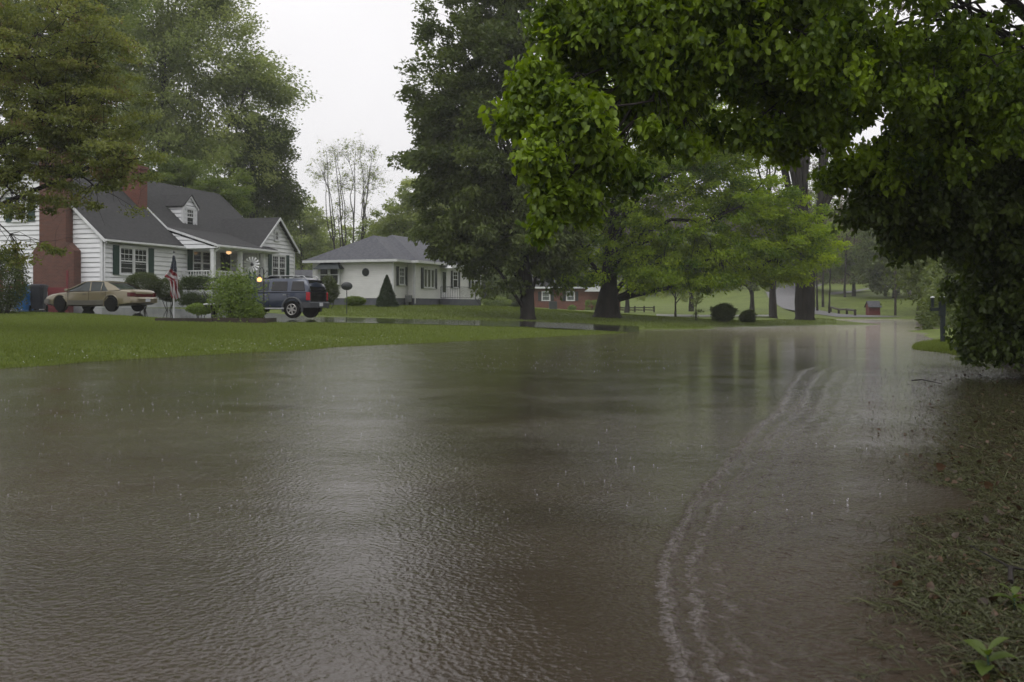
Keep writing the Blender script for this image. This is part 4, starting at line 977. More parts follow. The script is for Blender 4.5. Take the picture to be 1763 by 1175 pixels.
q.build('rear_bumper', M['gold'], S, smooth=True)
q = MB(); q.loft([[Vector((x + .08, y, .36)), Vector((x + .1, y, .52)), Vector((x + .03, y, .58)), Vector((x - .05, y, .58)), Vector((x - .05, y, .36))] for x, y in [(2.1, -.92), (2.3, -.87), (2.42, -.7), (2.5, -.3), (2.51, 0), (2.5, .3), (2.42, .7), (2.3, .87), (2.1, .92)]])
q.build('front_bumper', M['gold_low'], S, smooth=True)
for s in (-1, 1):
    q = MB(); q.loft([[Vector((x, s * y, .68)), Vector((x, s * y, .86)), Vector((x + .04, s * (y - .05), .86)), Vector((x + .04, s * (y - .05), .68))] for x, y in [(-2.28, .893), (-2.42, .865), (-2.485, .78), (-2.515, .62)]]); q.build('tail_lamp', M['tail'], S)
    q = MB(); q.box((.98, s * .98, .99), (.16, .16, .11), 0); q.box((1.0, s * .9, .96), (.06, .1, .04)); q.build('wing_mirror', M['gold'], S, bevel=.02)
    for x in (.05, -.98):
        q = MB(); q.box((x, s * .945, .80), (.17, .02, .03)); q.build('door_handle', M['gold_low'], S)
    for x in (.98, -.2, -1.12):
        q = MB(); q.box((x, s * .932, .66), (.012, .008, .50)); q.build('door_seam', M['rubber'], S)
q = MB(); q.box((-2.505, 0, .735), (.03, 1.24, .13)); q.build('rear_panel', M['tail'], S)
q = MB(); q.box((-2.66, -.02, .52), (.02, .31, .15)); q.build('number_plate', M['plate'], S)
for x in (-1.42, 1.42):
    for s in (-1, 1):
        arch(S, x, s * .93, .345, M['gold'], .018, .36); wheel(S, x, s * .85, .335, .21, M['rubber'])

# blue sport utility vehicle
v_px, v_Y = 474, 44.8
vx_, vy_ = X(v_px, v_Y), v_Y
V_ = empty('blue_suv', (vx_, vy_, gz(vx_, vy_) + .03), R(180 - 16)); tag(V_, 'dark blue sport utility vehicle with roof rack parked on the wet driveway', 'car')
q = MB()
q.loft([ring(*a) for a in [(-2.14, 1.10, .60, .80, .03, .0), (-2.10, 1.16, .52, .87, .03, .0), (-1.9, 1.18, .48, .885, .03, .0), (-1.0, 1.17, .45, .89, .04, .0), (0, 1.16, .45, .89, .04, .0), (.95, 1.14, .45, .89, .05, .01), (1.3, 1.12, .46, .885, .06, .02), (1.8, 1.07, .48, .87, .07, .03), (2.1, 1.0, .5, .84, .08, .02), (2.2, .9, .55, .78, .08, .0)]])
q.build('body', M['navy'], V_, smooth=True)
def sring(x, zt, zb, wb, wt): return [Vector((x, y, z)) for y, z in [(-wb, zb), (-(wb + wt) / 2 - .01, (zb + zt) / 2), (-wt - .02, zt - .07), (-wt + .05, zt), (0, zt + .03), (wt - .05, zt), (wt + .02, zt - .07), ((wb + wt) / 2 + .01, (zb + zt) / 2), (wb, zb)]]
q = MB(); q.loft([sring(*a) for a in [(-2.10, 1.22, 1.14, .84, .80), (-2.07, 1.45, 1.14, .85, .76), (-1.97, 1.66, 1.14, .855, .72), (-1.85, 1.735, 1.14, .86, .71), (-1.2, 1.755, 1.14, .865, .70), (-.2, 1.75, 1.14, .865, .70), (.25, 1.72, 1.14, .865, .70), (.42, 1.64, 1.14, .86, .71), (.75, 1.40, 1.14, .855, .76), (1.05, 1.18, 1.13, .84, .80)]])
q.build('cabin', M['navy'], V_, smooth=True)
def side_pane(x0, x1, x0t, x1t, z0, z1, m, nm='side_window'):
    for s in (-1, 1):
        def yy(z): return .867 + (.735 - .867) * ((z - 1.14) / .57) + .022
        q = MB(); q.add([Vector((x0, s * yy(z0), z0)), Vector((x1, s * yy(z0), z0)), Vector((x1t, s * yy(z1), z1)), Vector((x0t, s * yy(z1), z1))] + [Vector((x0, s * (yy(z0) - .05), z0)), Vector((x1, s * (yy(z0) - .05), z0)), Vector((x1t, s * (yy(z1) - .05), z1)), Vector((x0t, s * (yy(z1) - .05), z1))], [(0, 1, 2, 3), (4, 7, 6, 5), (0, 4, 5, 1), (1, 5, 6, 2), (2, 6, 7, 3), (3, 7, 4, 0)]); q.build(nm, m, V_, bevel=.015)
side_pane(-1.92, -1.25, -1.82, -1.28, 1.2, 1.62, M['tint_glass']); side_pane(-1.06, -.28, -1.02, -.30, 1.2, 1.62, M['tint_glass']); side_pane(-.13, .80, -.13, .42, 1.2, 1.60, M['car_glass'])
q = MB(); q.add([Vector((-2.145, -.74, 1.18)), Vector((-2.145, .74, 1.18)), Vector((-1.985, .66, 1.69)), Vector((-1.985, -.66, 1.69)), Vector((-2.05, -.74, 1.18)), Vector((-2.05, .74, 1.18)), Vector((-1.9, .66, 1.69)), Vector((-1.9, -.66, 1.69))], [(0, 1, 2, 3), (4, 7, 6, 5), (0, 4, 5, 1), (1, 5, 6, 2), (2, 6, 7, 3), (3, 7, 4, 0)]); q.build('rear_window', M['tint_glass'], V_, bevel=.015)
q = MB(); q.box((-2.145, 0, .92), (.03, 1.5, .46)); q.build('tailgate', M['tint_glass'], V_, bevel=.02)
q = MB(); q.add([Vector((.47, -.66, 1.63)), Vector((.47, .66, 1.63)), Vector((1.06, .76, 1.20)), Vector((1.06, -.76, 1.20)), Vector((.43, -.66, 1.6)), Vector((.43, .66, 1.6)), Vector((1.0, .76, 1.17)), Vector((1.0, -.76, 1.17))], [(0, 1, 2, 3), (4, 7, 6, 5), (0, 4, 5, 1), (1, 5, 6, 2), (2, 6, 7, 3), (3, 7, 4, 0)]); q.build('windscreen', M['car_glass'], V_)
q = MB(); q.loft([[Vector((x - .12, y, .46)), Vector((x - .14, y, .68)), Vector((x - .08, y, .72)), Vector((x + .06, y, .72)), Vector((x + .06, y, .46))] for x, y in [(-1.75, -.90), (-2.05, -.89), (-2.15, -.78), (-2.19, -.4), (-2.2, 0), (-2.19, .4), (-2.15, .78), (-2.05, .89), (-1.75, .90)]])
q.build('rear_bumper', M['clad'], V_, smooth=True)
q = MB(); q.loft([[Vector((x + .12, y, .46)), Vector((x + .12, y, .66)), Vector((x - .06, y, .70)), Vector((x - .06, y, .46))] for x, y in [(1.9, -.89), (2.12, -.84), (2.2, -.5), (2.22, 0), (2.2, .5), (2.12, .84), (1.9, .89)]]); q.build('front_bumper', M['clad'], V_, smooth=True)
for s in (-1, 1):
    q = MB(); q.b2((-2.16, s * .80, .78), (-1.99, s * .898, 1.14)); q.build('tail_lamp', M['tail_bright'], V_, bevel=.02)
    q = MB(); q.tube([(-.95, s * .93, .42), (1.0, s * .93, .42)], .04, 8); q.build('running_board', M['grey_metal'], V_)
    q = MB(); q.tube([(-1.85, s * .60, 1.76), (-1.7, s * .60, 1.86), (-.1, s * .60, 1.87), (.1, s * .60, 1.77)], .022, 6)
    for x in (-1.25, -.6): q.box((x, s * .6, 1.81), (.08, .05, .1))
    q.build('roof_rail', M['grey_metal'], V_)
    q = MB(); q.box((.72, s * 1.0, 1.24), (.16, .2, .16)); q.build('wing_mirror', M['clad'], V_, bevel=.03)
    for x in (.0, -.95):
        q = MB(); q.box((x, s * .905, 1.03), (.16, .02, .04)); q.build('door_handle', M['grey_metal'], V_)
    for x in (.92, -.18, -1.08):
        q = MB(); q.box((x, s * .893, .82), (.012, .008, .6)); q.build('door_seam', M['rubber'], V_)
q = MB()
for x in (-1.55, -.75, -.25): q.tube([(x, -.6, 1.85), (x, .6, 1.85)], .02, 6)
q.build('roof_rack', M['dark_metal'], V_)
q = MB(); q.loft([[Vector((x, -.5, z)), Vector((x, .5, z)), Vector((x - .03, .5, z - .05)), Vector((x - .03, -.5, z - .05))] for x, z in [(.3, 1.76), (.02, 1.90)]]); q.build('wind_deflector', M['tint_glass'], V_)
q = MB(); q.box((-2.35, .15, .60), (.02, .31, .15)); q.build('number_plate', M['plate'], V_)
for x in (-1.33, 1.32):
    for s in (-1, 1):
        arch(V_, x, s * .895, .40, M['clad'], .05, .42); wheel(V_, x, s * .82, .385, .26, M['alloy'])

# ---------------------------------------------------------------- garden island in front of the cottage
def at(px, Y, dz=0.0): x = X(px, Y); return Vector((x, Y, gz(x, Y) + dz))
def root_at(name, px, Y, label, cat, rz=0.0, group=None):
    r = empty(name, at(px, Y), rz); tag(r, label, cat, group); return r
L_ = {}
L_['topiary'] = leaf_mat('clipped_shrub_leaf', (0.036, 0.054, 0.016), (0.095, 0.118, 0.032))
L_['hedge'] = leaf_mat('hedge_leaf', (0.028, 0.048, 0.016), (0.080, 0.112, 0.030))
L_['bright'] = leaf_mat('bright_shrub_leaf', (0.085, 0.135, 0.022), (0.20, 0.27, 0.05))
L_['conifer'] = leaf_mat('conifer_leaf', (0.026, 0.044, 0.020), (0.058, 0.085, 0.036), 0.15)
L_['maple'] = leaf_mat('dark_maple_leaf', (0.030, 0.048, 0.013), (0.080, 0.105, 0.026), accent=(0.10, 0.035, 0.022))
L_['lime'] = leaf_mat('lime_leaf', (0.085, 0.150, 0.012), (0.36, 0.46, 0.032), 0.55)
L_['big'] = leaf_mat('broad_leaf', (0.040, 0.075, 0.009), (0.24, 0.34, 0.026), 0.45)
L_['deep'] = leaf_mat('deep_green_leaf', (0.055, 0.078, 0.020), (0.135, 0.170, 0.042), 0.40)
L_['shadow'] = leaf_mat('shade_darkened_leaf', (0.030, 0.050, 0.010), (0.105, 0.145, 0.026), 0.35)  # shade of the right-hand foliage put into a darker leaf colour
L_['mid'] = leaf_mat('mid_green_leaf', (0.095, 0.138, 0.036), (0.22, 0.27, 0.070), 0.5)
L_['pale'] = leaf_mat('pale_green_leaf', (0.16, 0.205, 0.070), (0.33, 0.37, 0.13), 0.55)
L_['olive'] = leaf_mat('olive_leaf', (0.105, 0.130, 0.034), (0.235, 0.255, 0.068), 0.5, accent=(0.17, 0.125, 0.055))
L_['bud'] = leaf_mat('russet_bud', (0.06, 0.045, 0.026), (0.12, 0.095, 0.05), 0.3)
L_['grassy'] = leaf_mat('grass_blade', (0.095, 0.130, 0.020), (0.175, 0.215, 0.042), 0.35)
L_['weed'] = leaf_mat('wet_weed', (0.030, 0.026, 0.012), (0.066, 0.078, 0.026), 0.2, 0.4, accent=(0.075, 0.05, 0.028))
L_['dead'] = leaf_mat('dead_leaf', (0.030, 0.020, 0.012), (0.085, 0.048, 0.026), 0.15, 0.4)

YB = 39.5
sb = YB / F
TB = root_at('timber_edging', 370, YB, 'long dark timber edging round the garden bed with the flagpole', 'edging')
q = MB(); x = -92 * sb
rng_ = random.Random(4)
while x < 90 * sb:
    l = min(1.1, 90 * sb - x); q.box((x + l / 2, -.55 + .004 * x + rng_.uniform(-.02, .02), .06), (l - .015, .14, .22 + rng_.uniform(-.015, .02)), R(rng_.uniform(-1, 1))); x += l
for s in (-1, 1): q.box((s * 91 * sb, .3, .06), (.14, 1.8, .2))
q.build('logs', M['timber'], TB)
q = MB(); q.box((0, .35, .02), (180 * sb, 1.6, .16)); q.build('bed_soil', M['timber'], TB)
# flagpole + flag
FP = root_at('flagpole', 299.5, YB, 'pale metal flagpole in the garden bed carrying a limp wet flag', 'flagpole')
H_ = (556 - 435) * sb - .1
q = MB(); q.tube([(0, 0, -.1), (0, 0, H_)], [.038, .03], 10); q.build('pole', M['found_white'], FP)
q = MB(); q.lathe([(0, 0), (.03, .01), (.042, .05), (.02, .085), (.012, .12), (0, .13)], (0, 0, H_), 10); q.build('finial', M['dark_metal'], FP)
FL = root_at('flag', 299, YB, 'stars and stripes flag hanging limp and wet from the pole', 'flag')
M['flag_red'] = mat('flag_red', (0.20, 0.018, 0.028), 0.6); M['flag_white'] = mat('flag_white', (0.42, 0.40, 0.42), 0.6); M['flag_blue'] = mat('flag_blue', (0.022, 0.032, 0.06), 0.6)
nu, nv = 40, 150; Vv, Qq, mi = [], [], []
ztop = (556 - 443) * sb; zbot = (556 - 517) * sb
gzf = gz(X(299, YB), YB)
for j in range(nv + 1):
    v = j / nv; z = ztop + (zbot - ztop) * v
    # outline read from the photo: widens under the canton, then hangs as a narrow twisted tail
    lft = np.interp(v, [0, .15, .32, .48, .6, .8, .92, 1], [-.02, -.07, -.13, -.36, -.16, -.10, -.09, -.02])
    rgt = np.interp(v, [0, .15, .32, .48, .6, .8, .92, 1], [.06, .13, .17, .18, .22, .20, .26, .27])
    for i in range(nu + 1):
        u = i / nu; x = lft + (rgt - lft) * u
        y = -.06 + .055 * math.sin(u * 15 + v * 5 + 1.5 * math.sin(v * 7)) * min(1, .35 + v * 1.4)
        Vv.append((x, y, z + .03 * math.sin(u * 9) * v))
        if i < nu and j < nv:
            a = j * (nu + 1) + i; Qq.append((a, a + 1, a + nu + 2, a + nu + 1))
            if v < .30 + .10 * u:
                k = 2
                if (i // 2) % 4 == 1 + 0 and (j // 2) % 5 == 2 or ((i // 2) % 4 == 3 and (j // 2) % 5 == 4): k = 1
            elif v < .56: k = int(math.floor((v * 13.5 - u * 2.2 + .3))) % 2
            else: k = int(math.floor(u * 5.6 + .5 * math.sin(v * 5) + 1)) % 2
            mi.append(k)
me = np_mesh('flag_cloth', Vv, Qq, [M['flag_red'], M['flag_white'], M['flag_blue']], mi=mi, smooth=True)
link(bpy.data.objects.new('cloth', me), FL)
# windmill
WM = root_at('garden_windmill', 434, YB + .6, 'tall green garden windmill with white fan blades beside the bright bush', 'windmill')
hb = (556 - 466) * sb; q = MB()
for sx in (-1, 1):
    for sy in (-1, 1): q.tube([(sx * .30, sy * .30, -.05), (sx * .075, sy * .075, hb)], [.022, .018], 6)
for k, z in enumerate((.45, .95, 1.4, 1.8)):
    r0 = .30 + (.075 - .30) * z / hb
    q.tube([(-r0, -r0, z), (r0, -r0, z), (r0, r0, z), (-r0, r0, z), (-r0, -r0, z)], .012, 5)
    if k < 3:
        z2 = (.95, 1.4, 1.8)[k]; r2 = .30 + (.075 - .30) * z2 / hb
        q.tube([(-r0, -r0, z), (r2, -r2, z2)], .009, 4); q.tube([(r0, -r0, z), (-r2, -r2, z2)], .009, 4)
M['mill_green'] = mat('green_painted_metal', (0.012, 0.06, 0.042), 0.4)
q.build('tower', M['mill_green'], WM)
q = MB(); hub = Vector((.02, -.12, (556 - 455) * sb + .0)); q.tube([hub + Vector((0, .35, 0)), hub], .03, 8); q.lathe([(0, -.03), (.05, -.02), (.05, .03), (0, .04)], hub, 12, 'Y'); q.tube([(.02, .2, hb - .02), hub + Vector((0, .2, 0))], .03, 6)
q.build('hub', M['dark_metal'], WM)
for k in range(14):
    a = k * 2 * math.pi / 14 + .1; ca, sa = math.cos(a), math.sin(a); q = MB()
    def bp_(r, w, d): return hub + Vector((ca * r - sa * w, d, sa * r + ca * w))
    q.add([bp_(.08, -.010, -.01), bp_(.08, .010, .01), bp_(.31, .034, .02), bp_(.31, -.030, -.02), bp_(.08, -.010, -.004), bp_(.08, .010, .016), bp_(.31, .034, .026), bp_(.31, -.030, -.014)], [(0, 1, 2, 3), (7, 6, 5, 4), (0, 4, 5, 1), (1, 5, 6, 2), (2, 6, 7, 3), (3, 7, 4, 0)]); q.build('blade', M['trim'], WM)
q = MB(); q.prism([(0, -.02), (.42, -.14), (.42, .14), (0, .02)], .01, hub + Vector((.0, .38, 0)), (-.55, .83, 0), (0, 0, 1)); q.build('tail', M['dark_metal'], WM)
# lit lantern on its post
LP = root_at('lamp_post', 448, YB + 1.6, 'black garden lamp post with a glowing amber lantern beside the windmill', 'lamp post')
YL = YB + 1.6; zl = Z(482, YL) - gz(X(448, YL), YL); q = MB()
q.tube([(.12, .1, -.1), (.12, .1, zl + .42)], .028, 8); q.tube([(.12, .1, zl + .4), (.08, .05, zl + .5), (0, 0, zl + .48), (-.03, 0, zl + .28)], .016, 6); q.tube([(.12, .1, zl + .2), (.25, .1, zl + .36), (.36, .1, zl + .30)], .012, 5)
q.build('post', M['dark_iron'], LP)
q = MB(); q.lathe([(.0, .24), (.03, .23), (.05, .17), (.15, .12), (.16, .10), (.0, .10)], (-.03, 0, zl), 14); q.build('hood', M['dark_iron'], LP)
q = MB(); q.lathe([(.03, .10), (.085, .06), (.10, 0), (.08, -.06), (.0, -.09)], (-.03, 0, zl), 16); q.build('lantern', M['lamp_glow'], LP, smooth=True)
# bird bath with stones
BBt = root_at('bird_bath', 363, YB + .3, 'black pedestal bird bath with pale stones along its rim', 'bird bath'); q = MB()
q.lathe([(.0, 0), (.20, 0), (.19, .06), (.10, .12), (.08, .45), (.11, .55), (.30, .60), (.36, .68), (.33, .68), (.25, .62), (0, .60)], (.1, 0, -.02), 20); q.build('pedestal', M['dark_iron'], BBt, smooth=True)
q = MB(); rr = random.Random(3)
for k in range(15):
    a = k * .42; q.lathe([(0, -.03), (.04, -.02), (.05, .0), (.035, .025), (0, .03)], (.1 + .34 * math.cos(a), .34 * math.sin(a), .69 + rr.uniform(0, .015)), 7)
q.build('stones', M['trim'], BBt, smooth=True)
# bushes
def bush(name, label, px, py0, py1, Y, wpx, n, ls, lm, seed, **kw):
    """py0 top row, py1 bottom row of the foliage"""
    s = Y / F; c = P(px, (py0 + py1) / 2, Y); return make_bush(name, label, c, (wpx / 2 * s, wpx / 2 * s * kw.pop('dep', .9), (py1 - py0) / 2 * s), n, ls, L_[lm], seed, **kw)
bush('leafy_bush', 'bright green leafy bush spilling over the timber garden edging', 404, 478, 556, YB + .1, 70, 5200, .11, 'bright', 3, lump=.34, noise_=.75)
bush('leafy_bush_low', 'low bright green bush part at the foot of the windmill', 432, 520, 554, YB - .2, 40, 3500, .08, 'bright', 4, lump=.2, noise_=.25)
bush('leafy_bush_low', 'small lime green shrub between flagpole and bird bath', 345, 523, 541, YB + 2.2, 48, 3500, .07, 'bright', 5, lump=.12)
bush('clipped_hedge', 'long clipped dark green hedge standing in front of the porch', 372, 478, 524, 47.6, 106, 26000, .07, 'hedge', 6, shape='box', stems=6, lump=.07, dep=.45)
bush('round_shrub', 'large rounded clipped shrub on bare stems left of the flagpole', 246, 469, 512, 48.2, 60, 15000, .06, 'topiary', 7, stems=6, lump=.07)
bush('round_shrub', 'smaller rounded clipped shrub on bare stems just behind the flag', 291, 478, 520, 48.6, 46, 9000, .06, 'topiary', 8, stems=5, lump=.08)
bush('cone_conifer', 'dense cone shaped conifer at the corner of the cream house', 666, 475, 527, 62.5, 37, 15000, .08, 'conifer', 9, shape='cone', stems=0)
bush('house_shrub', 'low yellow green shrub under the round window of the cream house', 612, 511, 526, 62.8, 34, 3500, .09, 'bright', 10)
bush('house_shrub', 'dark rounded shrub at the bay window just behind the blue car', 566, 478, 522, 58, 32, 6000, .09, 'topiary', 11)
bush('roadside_bush', 'round dark bush on the lawn edge, larger of the roadside pair', 1245, 523, 555, 62, 42, 8000, .085, 'topiary', 12, lump=.18, noise_=.2, stems=4)
bush('roadside_bush', 'small dark bush on the lawn edge beside the larger round one', 1287, 535, 557, 63, 27, 4200, .085, 'topiary', 13, lump=.18, noise_=.2)
bush('hedge_bush', 'clipped green bush by the brick house entrance', 1018, 518, 537, 112, 20, 3000, .13, 'bright', 14, shape='box')
bush('hedge_bush', 'small round bush under the brick house windows', 985, 526, 535, 112, 14, 1500, .12, 'bright', 15)
bush('hedge_bush', 'dark bush at the left end of the brick house', 887, 508, 529, 108, 36, 5000, .14, 'topiary', 16)
bush('hedge_bush', 'pale green shrubs beyond the end of the cream house', 855, 512, 530, 105, 50, 5000, .15, 'mid', 17)
make_tree('leaning_sapling', 'scraggly little sapling with bare lower stem on the lawn edge', at(1198, 61), .05, [E(1199, 535, 10, 12, 61, .5), E(1203, 515, 12, 14, 61, .5), E(1196, 552, 10, 6, 61, .5)], 26, .2, 22, .10, L_['mid'], seed=21, K1=4, K2=2, fork=(.15, .9), twigs=1)
bush('patio_shrub', 'dark maroon tinged shrub hanging over the blue bins', 8, 430, 540, 43, 76, 9000, .10, 'maple', 18, lump=.2, noise_=.3, stems=5)
# satellite dish seen from behind
DS = root_at('satellite_dish', 597, 52, 'dark oval satellite dish on a thin pole in front of the cream house', 'dish')
zc = Z(493, 52) - gz(X(597, 52), 52); q = MB(); q.tube([(0, 0, -.1), (0, 0, zc - .05)], .022, 8); q.build('pole', M['dark_metal'], DS)
q = MB(); q.loft([[Vector((math.cos(t) * .30 * k, -.02 + d, zc + math.sin(t) * .215 * k)) for t in np.linspace(0, 2 * math.pi, 25)[:-1]] for k, d in ((.1, -.06), (.55, -.045), (.85, -.01), (1, .03), (.97, .035), (.5, -.02), (.1, -.035))]); q.build('reflector', M['dark_metal'], DS, smooth=True)
q = MB(); q.tube([(0, -.05, zc - .15), (0, .35, zc - .1)], .012, 5); q.box((0, .36, zc - .09), (.07, .06, .08)); q.build('feed_arm', M['dark_metal'], DS)
# air conditioner of the brick house
AC = root_at('air_conditioner', 952, 112, 'grey boxy air conditioner against the brick house wall', 'air conditioner'); q = MB()
q.box((0, 0, .42), (.9, .9, .84)); q.box((0, 0, .87), (.96, .96, .05)); q.build('case', M['clad'], AC, bevel=.03)
q = MB()
for k in range(7): q.box((0, -.455, .12 + k * .1), (.82, .03, .035))
q.build('grille', M['dark_metal'], AC)
# split rail fence, guard rail, pole, small well house, mailbox
FN = root_at('rail_fence', 1090, 100, 'dark split rail fence behind the trunk of the spreading tree', 'fence'); s1 = 100 / F
g1 = gz(X(1090, 100), 100)
q = MB(); zf = lambda py: Z(py, 100) - g1
xs = [1062, 1078, 1093, 1109, 1126]
for px in xs: q.box(((px - 1090) * s1, 0, (zf(527) + 0) / 2 - .2), (.14, .14, zf(527) + .4))
q.build('posts', M['timber'], FN)
q = MB()
for z in (zf(530), zf(534)):
    for a, b in zip(xs[:-1], xs[1:]): q.tube([((a - 1090) * s1 - .1, .02, z + .02), ((b - 1090) * s1 + .1, .02, z - .02)], .055, 6)
q.build('rails', M['timber'], FN)
GRl = root_at('guard_rail', 1455, 104, 'low dark wooden guard rail beside the road where it leaves the water', 'guard rail'); s1 = 104 / F; g1 = gz(X(1455, 104), 104)
q = MB(); gp = []
for px, Yr in [(1430, 119), (1444, 112), (1458, 106), (1472, 101)]:
    w = at(px, Yr) - GRl.location; gp.append(w); q.box((w.x, w.y, w.z + .2), (.2, .18, .9))
q.build('posts', M['timber'], GRl)
q = MB(); q.tube([w + Vector((0, -.15, .55)) for w in gp], .12, 6); q.build('rail', M['timber'], GRl)
UP = root_at('utility_pole', 1541.5, 112, 'thin dark utility pole rising into the trees beyond the flooded road', 'utility pole')
q = MB(); q.tube([(0, 0, -.5), (0, 0, 11)], [.14, .10], 10); q.build('shaft', M['timber'], UP); q = MB(); q.box((0, -.1, 10.2), (2.2, .1, .12)); 
for x in (-.9, -.3, .4, .95): q.lathe([(0, 0), (.05, 0), (.06, .08), (.03, .15), (0, .16)], (x, -.1, 10.27), 8)
q.build('crossarm', M['timber'], UP)
WH = root_at('well_house', 1503, 110, 'tiny red shed with grey pitched roof on the grass by the road', 'shed'); s1 = 110 / F
q = MB(); q.box((0, 0, .45), (1.25, 1.0, 1.1)); q.build('wall', M['red_wood'], WH)
q = MB(); slab(q, [(-.74, -.75, .92), (.74, -.75, .92), (.70, 0, 1.62), (-.70, 0, 1.62)], .05); slab(q, [(-.74, .75, .92), (.74, .75, .92), (.70, 0, 1.62), (-.70, 0, 1.62)], .05); q.build('roof', M['shingle2'], WH)
q = MB(); q.prism([(-.5, .95), (.5, .95), (0, 1.5)], .04, (.62, 0, 0), (0, 1, 0), (0, 0, 1)); q.prism([(-.5, .95), (.5, .95), (0, 1.5)], .04, (-.66, 0, 0), (0, 1, 0), (0, 0, 1)); q.build('gable', M['red_wood'], WH)
MBx = root_at('mailbox', 1622, 31, 'dark green mailbox post with side arm and pale caps on the grassy verge', 'mailbox'); s1 = 31 / F; g1 = gz(X(1622, 31), 31)
zz = lambda py: Z(py, 31) - g1
q = MB(); q.box((.02, 0, zz(545) / 2 - .1), (.12, .12, zz(545) + .2)); q.box((0, 0, (zz(512) + zz(545)) / 2), (.17, .15, zz(512) - zz(545))); q.build('post', M['mill_green'] if False else M['shutter_dark'], MBx, bevel=.012)
q = MB(); q.box((-.17, 0, zz(533)), (.40, .09, .10)); q.build('arm', M['shutter_dark'], MBx)
q = MB(); q.box((-.30, 0, zz(522)), (.075, .09, .26)); q.lathe([(.02, 0), (.06, .01), (.055, .05), (0, .07)], (-.30, 0, zz(515)), 10); q.build('side_bracket', M['shutter_dark'], MBx)
q = MB(); q.lathe([(0, 0), (.065, .0), (.06, .03), (0, .05)], (-.30, 0, zz(513)), 10); q.lathe([(0, 0), (.07, 0), (.06, .03), (0, .05)], (0, 0, zz(512)), 10); q.box((-.345, 0, zz(533)), (.05, .08, .07)); q.build('caps', M['trim'], MBx)
q = MB(); bx = [Vector((.02 + .09 * math.cos(t), -.05, zz(522) + .09 + .075 * math.sin(t))) for t in np.linspace(0, math.pi, 9)]; b0 = [Vector((-.07, -.05, zz(522) - .02))] ; rg = b0 + bx[::-1][0:] + [Vector((.11, -.05, zz(522) - .02))]
q.loft([[v + Vector((.1, d, 0)) for v in rg] for d in (-.2, .28)]); q.build('box', M['shutter_dark'], MBx)

# ---------------------------------------------------------------- trees
def base(px, Y): v = at(px, Y); return (v.x, v.y, v.z)
BM = M['bark']
make_tree('shade_tree', 'tall dense dark green shade tree on the lawn right of the cream house', base(907, 55), .38,
    [E(845, 150, 138, 215, 55, 4.2), E(838, 330, 140, 140, 55, 4.2), E(885, 425, 112, 72, 55, 3.5), E(770, 240, 70, 110, 55, 2.5), E(940, 300, 70, 200, 55, 3), E(790, 400, 60, 50, 55, 2), E(870, -60, 120, 150, 55, 3.5, 12000), E(880, -230, 90, 120, 55, 3, 5000)],
    820, .80, 170, .27, L_['deep'], seed=11, K1=14, K2=5, fork=(.10, .9), shell=.55, lean=(-1.5, 0), flat=.6, outer=.3)
make_tree('spreading_tree', 'old spreading tree with thick flared trunk and long low limbs over the lawn', base(1043, 61), .62,
    [E(1090, 330, 120, 100, 61, 4), E(1220, 435, 135, 62, 61, 4), E(1350, 425, 88, 66, 60, 3), E(1170, 280, 130, 60, 61, 4), E(995, 425, 62, 60, 61, 3), E(1090, 430, 110, 55, 61, 4), E(1300, 360, 110, 50, 61, 3), E(1130, 190, 150, 90, 61, 4, 14000), E(1000, 240, 90, 110, 61, 4), E(1230, 250, 130, 80, 61, 4), E(1250, 340, 120, 60, 60, 3.5), E(1395, 400, 50, 48, 59, 2.5), E(1200, 470, 90, 26, 60, 2.5), E(1110, 475, 60, 22, 59, 2.5, 2500), E(985, 470, 50, 26, 59, 2), E(1330, 465, 60, 25, 60, 2), E(980, 330, 60, 90, 61, 3)],
    940, .80, 150, .22, L_['lime'], seed=12, K1=13, K2=5, fork=(.12, .75), top=12, lean=(.9, 0), shell=.6, flat=.5, twigs=1, flare=1.9, outer=.4, lift=.05)
make_tree('roadside_tree', 'massive dark multi stemmed trunk standing where the road leaves the water', base(1383, 67), .92,
    [E(1400, 60, 190, 150, 67, 4), E(1340, -60, 160, 130, 67, 4), E(1480, -40, 150, 130, 67, 4)],
    170, .7, 45, .22, L_['bud'], seed=13, K1=9, K2=4, fork=(.35, .95), twigs=3, flare=1.4, top=24,
    stems=[[(0, 0, 0), (0, 0, .22), (-.75, 0, .30), (-1.0, 0, 1)], [(.05, 0, 0), (.05, .1, .22), (.1, .2, .5), (-.2, 0, .95)], [(0, 0, 0), (.15, 0, .2), (.75, -.1, .30), (.9, 0, 1)]])
make_tree('leafing_tree', 'half leafed tree with a bent dark stem behind the roadside trunk', base(1332, 84), .32,
    [E(1330, 230, 80, 60, 84, 3), E(1290, 320, 60, 50, 84, 3), E(1370, 290, 60, 60, 84, 3)], 90, .7, 40, .2, L_['mid'], seed=14, K1=6, K2=3, twigs=3, lean=(-.4, 0), top=14)
make_tree('young_tree', 'young pale green tree with slender trunk beside the far road', base(1163, 83), .10, [E(1163, 495, 42, 32, 83, 1.8), E(1150, 475, 30, 22, 83, 1.5)], 70, .42, 75, .15, L_['pale'], seed=15, K1=5, K2=3, fork=(.25, .8), twigs=1)
make_tree('young_tree', 'pale green tree with dark stem in front of the rail fence', base(1079, 97), .26, [E(1085, 480, 50, 36, 97, 2.5), E(1110, 465, 40, 30, 97, 2)], 80, .55, 80, .19, L_['pale'], seed=16, K1=5, K2=3, fork=(.25, .8), twigs=1)
make_tree('young_tree', 'broad light green tree standing left of the grey hill road', base(1295, 112), .28, [E(1290, 455, 58, 42, 112, 3), E(1320, 480, 40, 22, 112, 2), E(1245, 470, 40, 22, 112, 2)], 110, .7, 80, .24, L_['pale'], seed=17, K1=6, K2=3, fork=(.3, .85))
